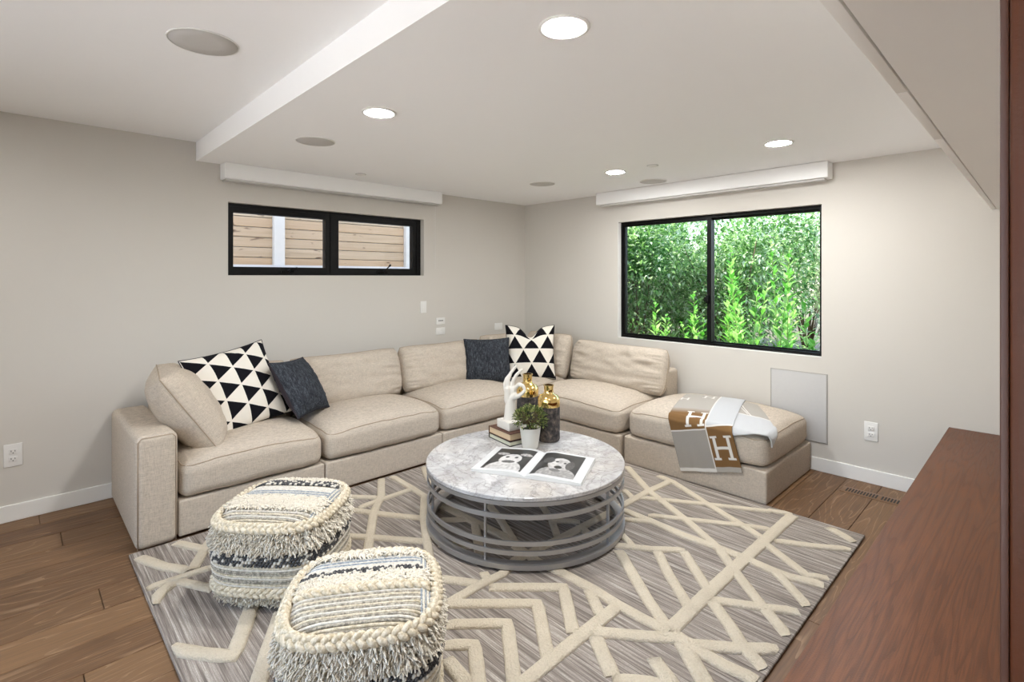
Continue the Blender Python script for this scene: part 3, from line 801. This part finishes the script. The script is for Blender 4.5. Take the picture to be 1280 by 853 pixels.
for z0, z1 in ((.254, .275), (.135, .155), (.092, .112)): ring('hoop', z0, z1, TR-.004, .010)
ring('base_ring', .0285, .051, TR, .045)
for i in range(5):
    a = math.radians(-66+72*i); c, s = math.cos(a), math.sin(a)
    v, f = rbox(.007, .005, .133, .001, 1, 1)
    M = Matrix.Translation(((TR-.022)*c, (TR-.022)*s, .183)) @ Matrix.Rotation(a, 4, 'Z')
    MB().add(v, f).xf(M).build('post', STEEL, tb, smooth=False)

# ------------------------------------------------------------------ things on the table
GOLD = plain('gold_mirror', 'F3D48C', .10, 1.0)
def m_mottle():
    k = N('charcoal_patina'); f = k.noise(k.coord('Object'), 34, 6, .7); g = k.noise(k.coord('Object'), 9, 4)
    k.bump(f, .3, .003)
    return k.fin(k.ramp(k.math('MULTIPLY_ADD', g, .4, k.math('MULTIPLY', f, .6)), [(.40, '1F1D1E'), (.5, '403B3A'), (.58, '695E56'), (.68, '9C8B79')]), .75)
MOT = m_mottle()
def vase(loc, r, h, label):
    o = thing('vase', label, 'vase', loc, 0, 'gold necked vases'); b = h*.62
    MB().add(*lathe([(.002, 0), (r*.9, 0), (r, .012), (r, b)], 40)).build('body', MOT, o, angle=50)
    t = h*.80
    MB().add(*lathe([(r, b), (r*1.01, b+.002), (r*1.01, t-.03), (r*.97, t-.012), (r*.82, t+.004), (r*.55, t+.013), (r*.44, t+.02), (r*.42, t+.03), (r*.42, h-.008), (r*.47, h-.005), (r*.47, h), (r*.38, h), (r*.38, t+.02), (.002, t+.02)], 40)).build('gold_neck', GOLD, o, angle=60)
vase((1.868, -1.690, TZ), .0675, .335, 'shorter charcoal vase with gold neck, in front, beside the plant')
vase((1.640, -1.640, TZ), .070, .365, 'taller charcoal vase with gold neck, behind the shorter one')

pt = thing('potted_plant', 'small green boxwood ball in a white ribbed pot', 'plant', (1.893, -1.878, TZ))
prof = [(.002, 0), (.040, 0), (.043, .004)]
for i in range(15):
    z = .008+.0075*i; r0 = .044+.0165*z/.12; prof += [(r0, z), (r0+.0012, z+.0035)]
prof += [(.0605, .122), (.057, .122), (.055, .11), (.002, .108)]
MB().add(*lathe(prof, 36)).build('pot', plain('ribbed_white', 'DDD8CE', .6), pt)
MB().add(*lathe([(.05, .1085), (.03, .114), (.002, .116)], 20)).build('soil', plain('soil', '2A2119', .9), pt)
def m_leaf(name, cols, tr=.35):
    k = N(name); f = k.n('NewGeometry'); c = k.ramp(f.outputs['Random Per Island'], [(i/(len(cols)-1), q) for i, q in enumerate(cols)])
    d = k.n('BsdfTranslucent'); mx = k.n('MixShader'); mx.inputs[0].default_value = tr
    k.t.links.new(c, d.inputs[0]); k.t.links.new(k.b.outputs[0], mx.inputs[1]); k.t.links.new(d.outputs[0], mx.inputs[2]); k.t.links.new(mx.outputs[0], k.out.inputs[0])
    return k.fin(c, .5, spec=.35)
BOX = m_leaf('boxwood_leaf', ['2A3A1E', '48592A', '6F7C3A', 'A3A862'], .2)
STEM = plain('stem_brown', '5B4B33', .8)
def leaf(m, p, d, up, L, W, fold=.25):
    d = d.normalized(); s = d.cross(up)
    s = s.normalized() if s.length > 1e-5 else d.orthogonal().normalized(); nn = s.cross(d).normalized()
    a = p; b = p+d*L*.45+s*W/2+nn*W*fold; c = p+d*L-nn*L*.12; e = p+d*L*.45-s*W/2+nn*W*fold; mid = p+d*L*.5
    m.add([a, b, c, e, mid], [(0, 4, 1), (1, 4, 2), (0, 3, 4), (3, 2, 4)])
r2 = random.Random(5); m = MB(); st = MB()
for i in range(620):
    th_ = r2.uniform(0, 2*PI); cz = r2.uniform(-.45, 1); sz = math.sqrt(1-cz*cz); rr = .092*r2.uniform(.72, 1.05)
    d = Vector((sz*math.cos(th_), sz*math.sin(th_), cz)); p = Vector((0, 0, .165))+Vector((d.x*rr, d.y*rr, d.z*rr*.80))
    if p.z < .118: continue
    dd = d+Vector((r2.uniform(-.8, .8), r2.uniform(-.8, .8), r2.uniform(-.3, .9)))
    leaf(m, p, dd, Vector((0, 0, 1)), .020, .011)
    if i % 9 == 0: st.add(*tube([(0, 0, .11), tuple(Vector((0, 0, .14))+d*.03), tuple(p)], .0012, n=4))
m.build('foliage', BOX, pt, smooth=False); st.build('stems', STEM, pt)

def book(name, label, loc, rz, L, W, T, cover, pages):
    o = thing(name, label, 'book', loc, rz)
    c = MB().box((0, 0, 0), (L, W, .003)).box((0, 0, T-.003), (L, W, T)).box((L-.003, 0, .003), (L, W, T-.003)).build('cover', cover, o, smooth=False)
    MB().box((.005, .005, .0032), (L-.004, W-.005, T-.0032)).build('page_block', pages, o, smooth=False)
def m_pages(name, c):
    k = N(name); f = k.noise(k.coord('Object', (8, 8, 900)), 1, 2); cc = lin(c)
    return k.fin(k.mix(f, tuple(x*.8 for x in cc[:3])+(1,), cc), .85)
DK = plain('dark_cover', '2E2626', .6); BR = plain('brown_cover', '5A3B2C', .6)
BA = math.radians(100)   # book angle on the table
fx, fy = 1.800, -1.952
book('book', 'dark covered book with cream pages at the bottom of the small stack', (fx, fy, TZ), math.radians(171), .230, .17, .029, DK, m_pages('cream_pages', 'E2DFC4'))
book('book', 'brown covered book with tan pages, upper of the small stack', (fx-.004, fy+.004, TZ+.0292), math.radians(172), .225, .165, .042, BR, m_pages('tan_pages', 'D9BE9A'))
for o in list(sc.objects):
    if o.name.startswith('book'):   # books extend back from the corner facing the camera
        if o.type == 'EMPTY': o.rotation_euler.z -= 0; o.scale = (1, -1, 1)

# plaster hand: wrist on a block, thumb and index joined, other fingers raised
def caps(m, pts, rads, n=14):
    P = [Vector(p) for p in pts]; path = []; rr = []
    a, b = P[0], P[1]; d = (a-b).normalized()
    for t in (1.0, .85, .5): path.append(a+d*rads[0]*t); rr.append(rads[0]*math.sqrt(max(.02, 1-t*t)))
    for i in range(len(P)):
        path.append(P[i]); rr.append(rads[i])
        if i < len(P)-1:
            for t in (.25, .5, .75): path.append(P[i].lerp(P[i+1], t)); rr.append(rads[i]*(1-t)+rads[i+1]*t)
    d = (P[-1]-P[-2]).normalized()
    for t in (.5, .85, 1.0): path.append(P[-1]+d*rads[-1]*t); rr.append(rads[-1]*math.sqrt(max(.02, 1-t*t)))
    m.add(*tube(path, rr, False, n))
PLASTER = plain('white_plaster', 'D6D0C6', .7, var=.03, scale=12)
hz0 = TZ+.0715
hs = thing('hand_sculpture', 'white plaster hand sculpture making a ring gesture on a block', 'sculpture', (1.700, -1.857, hz0), math.radians(46))
m = MB()
caps(m, [(.000, 0, .030), (.002, 0, .10), (.004, 0, .170)], [.040, .034, .0285], 20)          # forearm to wrist
caps(m, [(-.010, 0, .165), (-.012, -.004, .235)], [.024, .022]); caps(m, [(.012, 0, .165), (.018, -.004, .235)], [.024, .021]); caps(m, [(.0, .006, .175), (.004, .006, .235)], [.024, .022])
caps(m, [(.012, -.010, .185), (.030, -.020, .205)], [.021, .016])                               # ball of the thumb
caps(m, [(-.026, .000, .235), (-.031, .002, .268), (-.020, .006, .300), (.004, .010, .330)], [.0125, .0112, .0102, .0085])   # little finger
caps(m, [(-.010, .000, .245), (-.010, .002, .292), (.006, .006, .334), (.036, .010, .372)], [.0128, .0118, .0106, .0086])    # ring finger
caps(m, [(.010, .000, .245), (.020, .002, .286), (.040, .004, .322), (.072, .008, .352)], [.013, .0118, .0106, .0086])       # middle finger
caps(m, [(.028, -.002, .240), (.054, -.010, .268), (.080, -.022, .262), (.090, -.030, .240)], [.013, .012, .0108, .0088])    # index, bent to the thumb
caps(m, [(.026, -.016, .190), (.052, -.028, .200), (.072, -.034, .216), (.088, -.034, .232)], [.0165, .0135, .0120, .0092])  # thumb
ho = m.build('hand', PLASTER, hs)
rm = ho.modifiers.new('join', 'REMESH'); rm.mode = 'VOXEL'; rm.voxel_size = .0026; rm.use_smooth_shade = True
sm = ho.modifiers.new('soften', 'SMOOTH'); sm.iterations = 6; sm.factor = .5
MB().add(*rbox(.066, .052, .026, .006, 2, 2, c=(0, 0, .0262))).xf(Matrix.Rotation(math.radians(-55), 4, 'Z')).build('plinth', PLASTER, hs)

# open picture book
ob = thing('open_book', 'open photo book with two black and white dog portraits', 'book', (2.184, -2.224, TZ), math.radians(26.5))
def E(u, v, cx, cy, rx, ry): return ((u-cx)/rx)**2+((v-cy)/ry)**2 < 1
def dogL(u, v):
    if not (.14 < u < .90 and .07 < v < .93): return .66
    g = .045+.02*nz(u*6, v*6)
    if E(u, v, .53, .10, .33, .30): g = .62+.25*nz(u*20, v*14, 1)
    if E(u, v, .30, .70, .12, .055) or E(u, v, .76, .70, .12, .055): g = .45+.3*nz(u*25, v*25, 5)
    if E(u, v, .53, .48, .21, .22): g = .74+.2*nz(u*16, v*16, 3)
    if E(u, v, .44, .56, .035, .035) or E(u, v, .62, .56, .035, .035): g = .04
    if E(u, v, .53, .38, .13, .055): g = .10+.15*abs(nz(u*20, v*20))
    return min(.64, max(.03, g*.85))
def dogR(u, v):
    if not (.06 < u < .84 and .07 < v < .95): return .66
    g = .05+.02*nz(u*6, v*6, 2)
    if E(u, v, .50, .12, .34, .28): g = .30+.4*abs(nz(u*14, v*10, 1))
    if E(u, v, .46, .52, .20, .24): g = .62+.35*nz(u*12, v*12, 8)
    if E(u, v, .24, .62, .10, .12) or E(u, v, .66, .52, .08, .16): g = .09+.1*abs(nz(u*20, v*20))
    if E(u, v, .40, .60, .03, .03) or E(u, v, .55, .58, .03, .03): g = .04
    if E(u, v, .47, .40, .07, .06): g = .05
    if E(u, v, .45, .28, .10, .05): g = .2
    return min(.64, max(.03, g*.85))
def page_mat():
    k = N('printed_page'); a = k.n('VertexColor'); a.layer_name = 'Col'; return k.fin(a.outputs[0], .35, spec=.4)
PG = page_mat(); PGE = m_pages('page_edges', 'E4E2DD'); BW, BH = .285, .365
def pz(f): return .006+.019*(1-(1-min(1, f*3.2))**2)*(1-.72*f)+.002*(1-f)
for side, fn in ((-1, dogL), (1, dogR)):
    nu, nv = 110, 120; vs = []; cols = []
    for j in range(nv+1):
        for i in range(nu+1):
            f = i/nu; x_ = side*f*BW; vs.append((x_, j/nv*BH, pz(f)))
            u = 1-f if side < 0 else f; g = fn(u, j/nv); cols.append((g, g*.97, g*.94, 1) if g < .655 else (g, g, g*.99, 1))
    fs = [(j*(nu+1)+i, j*(nu+1)+i+1, (j+1)*(nu+1)+i+1, (j+1)*(nu+1)+i) for j in range(nv) for i in range(nu)]
    if side < 0: fs = [tuple(reversed(q)) for q in fs]
    m = MB().add(vs, fs); m.col = cols; m.build('page', PG, ob)
    e = MB()
    for y_ in (0, BH):
        vs = []; 
        for i in range(nu+1): f = i/nu; vs += [(side*f*BW, y_, .003), (side*f*BW, y_, pz(f))]
        e.add(vs, [(2*i, 2*i+2, 2*i+3, 2*i+1) for i in range(nu)])
    e.add([(side*BW, 0, .003), (side*BW, BH, .003), (side*BW, BH, pz(1)), (side*BW, 0, pz(1))], [(0, 1, 2, 3)])
    e.build('page_block', PGE, ob, smooth=False)
MB().box((-BW-.004, -.004, 0), (BW+.004, BH+.004, .003)).build('cover', plain('book_cover', 'C9C6C2', .5), ob, smooth=False)

# ------------------------------------------------------------------ poufs
def m_speck(name, a, b, s=90):
    k = N(name); f = k.noise(k.coord('Object'), s, 3, .7); k.bump(f, .5, .003)
    return k.fin(k.ramp(f, [(.40, a), (.6, b)]), .95, spec=.1)
YG = m_speck('grey_yarn', '857F73', 'C6BDAC'); YC = m_speck('cream_yarn', 'C2B499', 'E6DBC6'); YB = m_speck('blue_grey_yarn', '75808A', 'B9BDBF', 140); YD = m_speck('dark_yarn', '38383A', '706F6E', 200); YW = m_speck('white_yarn', 'CFC8BB', 'E6E0D4')
def sg(a, e): return math.copysign(abs(a)**e, a)
NE = 2/3.4
def se(th_, R): return Vector((R*sg(math.cos(th_), NE), R*sg(math.sin(th_), NE), 0))
class Pouf:
    def __init__(s, R, Ht): s.R, s.H = R, Ht
    def kz(s, z):            # side scale at height z
        f = z/s.H; return .90+.16*math.sin(PI*min(1, max(0, f*.86+.08)))
    def top(s, x, y):
        e = min(1.0, (abs(x/s.R)**3.4+abs(y/s.R)**3.4)**(1/3.4)); return Vector((x, y, s.H-.012*e**2-.030*max(0, (e-.75)/.25)**2))
    def side(s, th_, z, off=0):
        p = se(th_, s.R*s.kz(z)+off); return Vector((p.x, p.y, z))
    def outn(s, th_): 
        a, b = se(th_-.01, 1), se(th_+.01, 1); t = b-a; return Vector((t.y, -t.x, 0)).normalized()
def strand(m, p, n, r_, L, droop=1.0, th=.0040):
    j = Vector((r_.uniform(-1, 1), r_.uniform(-1, 1), r_.uniform(-.6, .6)))*.8
    d = (n+j*1.2).normalized(); p1 = p+d*L*.5; p2 = p1+(d*.35+j*.35+Vector((0, 0, -droop))).normalized()*L*.6
    m.add(*tube([p, p1, p2], [th, th, th*.6], False, 3, False))
def braid(path, normals, r, per=.080, amp=None):
    """three plaited strands along a path"""
    amp = amp or r*1.25; m = MB(); closed = (Vector(path[0])-Vector(path[-1])).length < 1e-6
    P = [Vector(p) for p in path]; L = [0]
    for a, b in zip(P, P[1:]): L.append(L[-1]+(b-a).length)
    tot = L[-1]; k = max(1, round(tot/per)); n = int(tot/.006); S = []
    i = 0
    for q in range(n+1):
        l = tot*q/n
        while i < len(L)-2 and L[i+1] < l: i += 1
        f = (l-L[i])/max(1e-9, L[i+1]-L[i]); S.append((P[i].lerp(P[i+1], f), (P[i+1]-P[i]).normalized(), Vector(normals[i]).lerp(Vector(normals[min(i+1, len(normals)-1)]), f).normalized(), l))
    for j in range(3):
        pts = []
        for p, t, nn, l in S:
            a = 2*PI*(l/tot*k+j/3); sd = t.cross(nn).normalized()
            pts.append(p+sd*amp*math.sin(a)+nn*(r*.8+r*.7*math.sin(2*a)))
        if closed: pts = pts[:-1]
        m.add(*tube(pts, r, closed, 6))
    return m
def bead(m, p, n, r, mi):
    v, f = lathe([(.001, -1), (.75, -.6), (1, 0), (.75, .6), (.001, 1)], 6)
    t = n.orthogonal().normalized(); b = n.cross(t)
    m.add([p+(t*q[0]*1.0+n*q[1]*.8+b*q[2]*.8)*r for q in v], f, mi)
def make_pouf(name, label, loc, rz, R, Ht, layout, seed):
    o = thing(name, label, 'pouf', loc, rz, 'woven shag poufs'); r_ = random.Random(seed); P = Pouf(R, Ht); nt = 96
    prof = []
    m = MB(); vs = []; fs = []
    rings = [('t', k/8) for k in range(1, 8)]+[('t', .97)]+[('s', Ht-.042-(Ht-.046)*i/12) for i in range(13)]
    vs.append((0, 0, Ht))
    for kind, q in rings:
        for j in range(nt):
            a = 2*PI*j/nt
            if kind == 't': e = se(a, R*q); p = P.top(e.x, e.y)
            else: p = P.side(a, q)
            vs.append(tuple(p))
    for j in range(nt): fs.append((0, 1+j, 1+(j+1) % nt))
    for i in range(len(rings)-1):
        for j in range(nt): fs.append((1+i*nt+j, 1+(i+1)*nt+j, 1+(i+1)*nt+(j+1) % nt, 1+i*nt+(j+1) % nt))
    fs.append(tuple(reversed(range(1+(len(rings)-1)*nt, 1+len(rings)*nt))))
    m.add(vs, fs).build('body', YC, o)
    up = Vector((0, 0, 1)); shag = MB(); rows = MB(); beads = MB(); br = []
    def xlim(y): return R*.90*max(0, 1-abs(y/R)**3.4)**(1/3.4)
    def row(y, mi, rr=.0046):
        X = xlim(y)
        if X > .03: rows.add(*tube([P.top(-X+2*X*i/24, y+.0012*nz(i*.9, y*90, seed))+up*.002 for i in range(25)], rr, False, 5), mi)
    y = -R*.90
    for kind, wd in layout:
        y2 = y+wd*R*1.8
        if kind == 'weave':
            q = y
            i = 0
            while q < y2: row(q, (0, 1, 0, 3)[i % 4]); q += .0095; i += 1
        elif kind == 'blue':
            q = y; i = 0
            while q < y2: row(q, (2, 2, 3)[i % 3], .0036); q += .0070; i += 1
        elif kind == 'white':
            q = y
            while q < y2: row(q, 3, .0042); q += .0085
        elif kind == 'shag':
            for _ in range(int(1500*(y2-y)*xlim((y+y2)/2)*2/.02)):
                yy = r_.uniform(y, y2); xx = r_.uniform(-1, 1)*xlim(yy); strand(shag, P.top(xx, yy)+up*.004, up, r_, r_.uniform(.018, .03), .5)
        elif kind == 'loops':
            q = y+.006
            while q < y2:
                X = xlim(q); n = int(2*X/.0125)
                for i in range(n): bead(beads, P.top(-X+i*.0125+.006*(int(q*200) % 2), q)+up*.009, up, .0082, r_.choice((0, 0, 1)))
                q += .0125
        elif kind == 'braid':
            yc = (y+y2)/2; X = xlim(yc); br.append(([P.top(-X+2*X*i/20, yc)+up*.002 for i in range(21)], [up]*21, .0085))
        y = y2
    # striped selvedge down the right side of the top
    for q in range(5):
        xx = R*(.80+.028*q); Y = xlim(xx)
        if Y > .05: rows.add(*tube([P.top(xx, -Y+2*Y*i/20)+up*.004 for i in range(21)], .0036, False, 5), (2, 3)[q % 2])
    A_ = [0]; tt = [2*PI*i/720 for i in range(721)]
    for a, b in zip(tt, tt[1:]): A_.append(A_[-1]+(se(a, 1)-se(b, 1)).length)
    def ua(f):
        import bisect
        l = (f % 1.0)*A_[-1]; i = min(719, max(0, bisect.bisect(A_, l)-1)); return tt[i]+(tt[i+1]-tt[i])*(l-A_[i])/max(1e-9, A_[i+1]-A_[i])
    th_ = [ua(i/120) for i in range(120)]; th_.append(th_[0]+2*PI)
    def loop(z, off=0): return [P.side(a, z, off) for a in th_]
    en = [(P.outn(a)*.75+up*.65).normalized() for a in th_]; sn = [P.outn(a) for a in th_]
    br.append(([se(a, R*.985)+up*(Ht-.034) for a in th_], en, .0105)); br.append((loop(Ht*.19, .001), sn, .0095))
    for z in [Ht*.23+.0085*i for i in range(int(Ht*.27/.0085))]:
        rows.add(*tube(loop(z, .002)[:-1], .0042, True, 5), (0, 0, 3, 1)[int(z*1000/8.5) % 4])
    for i in range(4):
        for j in range(118):
            a = ua((j+.5*(i % 2))/118); bead(beads, P.side(a, Ht*.51+.0118*i, .003), P.outn(a), .0088, 0 if r_.random() < .66 else 1)
    for _ in range(3600):
        a = ua(r_.random()); z = r_.uniform(Ht*.66, Ht*.90); strand(shag, P.side(a, z, .002), P.outn(a), r_, r_.uniform(.018, .034), .45)
    for _ in range(1700):
        a = ua(r_.random()); z = r_.uniform(.014, Ht*.14); strand(shag, P.side(a, z, .002), P.outn(a), r_, r_.uniform(.014, .024), .15)
    for _ in range(900):
        a = r_.uniform(0, PI); e = se(a, R*.94); strand(shag, P.top(e.x, e.y), (up+P.outn(a)*.6).normalized(), r_, r_.uniform(.012, .022), .3)
    tag(shag.build('shag_fringe', WOOL, o), 'shaggy cream wool strands', kind='stuff'); rows.build('woven_rows', [YG, YC, YB, YW], o); tag(beads.build('looped_rows', [YD, YW], o), kind='stuff')
    for p_, n_, rr in br: braid(p_, n_, rr).build('braid', YC, o)
    return o
make_pouf('pouf', 'smaller looking woven cream and grey shag pouf nearer the sofa arm', (1.625, -3.165, RUGZ+.0145), math.radians(42), .232, .345,
    [('weave', .20), ('shag', .26), ('weave', .06), ('blue', .14), ('white', .12), ('loops', .12), ('shag', .08)], 4)
make_pouf('pouf', 'closest woven cream and grey shag pouf in the bottom foreground', (2.475, -3.235, RUGZ+.0145), math.radians(56), .222, .355,
    [('weave', .36), ('braid', .08), ('shag', .14), ('loops', .10), ('white', .08), ('blue', .12), ('shag', .10)], 9)

# ------------------------------------------------------------------ outside: fence beyond the small window
def m_fence():
    k = N('cedar_board'); r = k.n('ObjectInfo').outputs['Random']
    off = k.n('CombineXYZ'); k.set(off.inputs[1], k.math('MULTIPLY', r, 31.0)); k.set(off.inputs[2], k.math('MULTIPLY', r, 17.0))
    def cc(s):
        t = k.n('TexCoord'); mp = k.n('Mapping'); k.t.links.new(t.outputs['Object'], mp.inputs[0]); mp.inputs['Scale'].default_value = s; k.set(mp.inputs['Location'], off.outputs[0]); return mp.outputs[0]
    g = k.noise(cc((1, .5, 14)), 3, 5, .6, .6); kn = k.noise(cc((1, 3.2, 9)), 1.6, 2)
    b = k.mix(g, lin('97866D'), lin('DCCBAE')); b = k.mix(k.math('MULTIPLY', r, .5), b, lin('C79B6E'))
    b = k.mix(k.ramp(kn, [(.64, (0, 0, 0, 1)), (.70, (.85, .85, .85, 1))]), b, lin('4A2F1E'))
    k.bump(g, .2, .004); return k.fin(b, .85, spec=.2)
CED = m_fence(); PALE = plain('pale_post', 'D9D4C8', .8, var=.06, scale=20)
fe = thing('wooden_fence', 'weathered horizontal board fence seen through the small left window', 'fence', (-1.6, -1.5, 1.30))
fm = None
for i in range(10):
    z = .145+.1025*i
    if fm is None: fo = MB().add(*rbox(.012, 2.6, .0480, .005, 2, 1)).build('board', CED, fe, smooth=False); fm = fo.data
    else: fo = bpy.data.objects.new('board', fm); C.objects.link(fo); fo.parent = fe
    fo.location = (-.013, 0, z+.05); fo.rotation_euler = (0, rnd.uniform(-.02, .02), 0)
MB().box((-.055, -2.6, .1), (-.03, 2.6, 1.2)).build('backing', PALE, fe, smooth=False)
for y in (-2.052, -.48, -3.62, .98):
    MB().add(*rbox(.03, .054, .55, .004, 1, 1, c=(.031, y+1.5, .56))).build('post', PALE, fe, smooth=False)
tag(MB().box((-1.535, -4.2, 1.28), (-1.40, 1.2, 1.468)).build('concrete_kerb', plain('kerb_concrete', 'D9DAD8', .9, var=.06), smooth=False), 'pale concrete kerb at the foot of the board fence', 'kerb')
tag(MB().box((-9, -9, -.3), (-TH-.25, 1.3, 1.30)).build('ground_side', plain('grey_soil', '7A7066', .95, var=.2), smooth=False), kind='structure')
tag(MB().box((-12, TH+.02, -.4), (14, 22, -.02)).build('ground_garden', plain('garden_soil', '5A5540', .95, var=.25), smooth=False), kind='structure')

# ------------------------------------------------------------------ outside: greenery beyond the sliding window
LF1 = m_leaf('hedge_leaf', ['3E6B33', '5C8F45', '86B462', 'B0D08F', 'DDE9CF'], .45)
LF2 = m_leaf('willowherb_leaf', ['4E9A2E', '6DB842', '8CCB5A', 'B5DE86'], .45)
LF3 = m_leaf('far_leaf', ['4C8A4A', '7FB573', 'B4D4A2', 'E2E6B8', 'F3F3E4'], .5)
r3 = random.Random(21)
def shrub(name, label, loc, rad, n, L, W, mat, group, zmin=0.0, trunk=True):
    o = thing(name, label, 'shrub', loc, 0, group); m = MB(); b = MB()
    lumps = [(Vector((r3.uniform(-.6, .6)*rad[0], r3.uniform(-.6, .6)*rad[1], rad[2]*r3.uniform(.5, 1.5))), r3.uniform(.35, .6)) for _ in range(16)]
    for q, s in lumps: b.add(*tube([(r3.uniform(-.05, .05), r3.uniform(-.05, .05), 0), tuple(Vector((q.x*.35, q.y*.35, q.z*.5))), tuple(q)], [.02, .012, .005], n=5))
    for i in range(n):
        q, s = r3.choice(lumps); a = r3.uniform(0, 2*PI); cz = r3.uniform(-1, 1); sz = math.sqrt(1-cz*cz); d = Vector((sz*math.cos(a), sz*math.sin(a), cz)); f = r3.uniform(.55, 1.05)
        p = q+Vector((d.x*rad[0]*s*f, d.y*rad[1]*s*f, d.z*rad[2]*s*f))
        if p.z < zmin: continue
        leaf(m, p, d+Vector((r3.uniform(-1, 1), r3.uniform(-1, 1), r3.uniform(-.7, .9))), Vector((0, 0, 1)), L*r3.uniform(.7, 1.2), W*r3.uniform(.8, 1.2))
    m.build('foliage', mat, o, smooth=False); b.build('branches', STEM, o); return o
GS = 'garden shrubs outside the window'
shrub('hedge_shrub', 'dense small-leaved hedge filling the left pane of the garden window', (.35, 1.75, -.02), (.85, .5, 1.15), 10000, .085, .034, LF1, GS)
shrub('hedge_shrub', 'dense small-leaved hedge behind the middle of the garden window', (1.35, 2.2, -.02), (.8, .55, 1.2), 8500, .080, .032, LF1, GS)
shrub('hedge_shrub', 'taller small-leaved hedge at the far left behind the garden window', (-.55, 2.4, -.02), (.8, .6, 1.4), 6000, .085, .034, LF1, GS)
shrub('garden_tree', 'pale leafy tree in the distance behind the right pane', (1.0, 6.2, -.02), (1.5, 1.0, 1.7), 6000, .13, .06, LF3, GS)
shrub('garden_tree', 'pale sunlit tree farther left behind the hedge', (-2.2, 6.0, -.02), (1.8, 1.2, 2.0), 6000, .14, .06, LF3, GS)
shrub('garden_tree', 'leafy tree rising behind the middle of the garden window', (.55, 4.3, -.02), (1.3, .7, 1.55), 8000, .10, .045, LF1, GS)
shrub('garden_tree', 'low pale bush in the distance at the right edge of the garden window', (2.3, 4.4, -.02), (.7, .6, .62), 3500, .09, .04, LF3, GS)
shrub('hedge_shrub', 'thick hedge mass deep behind the left pane', (-.9, 3.6, -.02), (1.3, .6, 1.5), 6500, .13, .06, LF1, GS)
def tall_stem(loc, hgt, n, label, lean):
    o = thing('leafy_plant', label, 'plant', loc, r3.uniform(0, 6), 'upright leafy plants outside the window'); s = MB(); m = MB()
    for k in range(n):
        bx, by = (r3.uniform(-.10, .10), r3.uniform(-.10, .10)) if k else (0, 0); hh = hgt*(1 if k == 0 else r3.uniform(.6, .95)); lx, ly = r3.uniform(-lean, lean), r3.uniform(-lean, lean)
        pth = [Vector((bx+lx*f*f, by+ly*f*f, hh*f)) for f in [i/10 for i in range(11)]]
        s.add(*tube(pth, [.006-.0004*i for i in range(11)], n=5))
        z = hh*.30; ph = r3.uniform(0, 6)
        while z < hh:
            f = z/hh; p = Vector((bx+lx*f*f, by+ly*f*f, z)); ph += 2.4; L = .19*(1.15-f)**.5 if f < .93 else .05
            leaf(m, p, Vector((math.cos(ph), math.sin(ph), .55+.6*f)), Vector((0, 0, 1)), L*r3.uniform(.9, 1.2), .042, .15)
            z += .036
    m.build('leaves', LF2, o, smooth=False); s.build('stems', plain('green_stem', '7C9A4C', .7), o)
for (x, y, hh, n, lab) in [(2.42, .75, 1.62, 3, 'tall upright leafy plant close to the right end of the garden window'),
    (1.95, .95, 1.50, 4, 'upright leafy plant just right of the window meeting rail'),
    (1.45, 1.05, 1.22, 5, 'bright green leafy plant low behind the left pane, near the rail'),
    (.95, 1.15, 1.12, 4, 'bright green leafy plant at the lower left corner of the garden window'),
    (2.18, .60, 1.30, 3, 'slender leafy plant in the middle of the right pane'),
    (2.62, .62, 1.22, 3, 'short leafy plant at the lower right corner of the garden window'),
    (1.72, 1.35, 1.68, 4, 'tall leafy plant behind the rail of the garden window'),
    (2.10, 1.50, 1.72, 4, 'tall leafy plant set back in the right pane')]:
    tall_stem((x, y, -.02), hh, n, lab, .12)
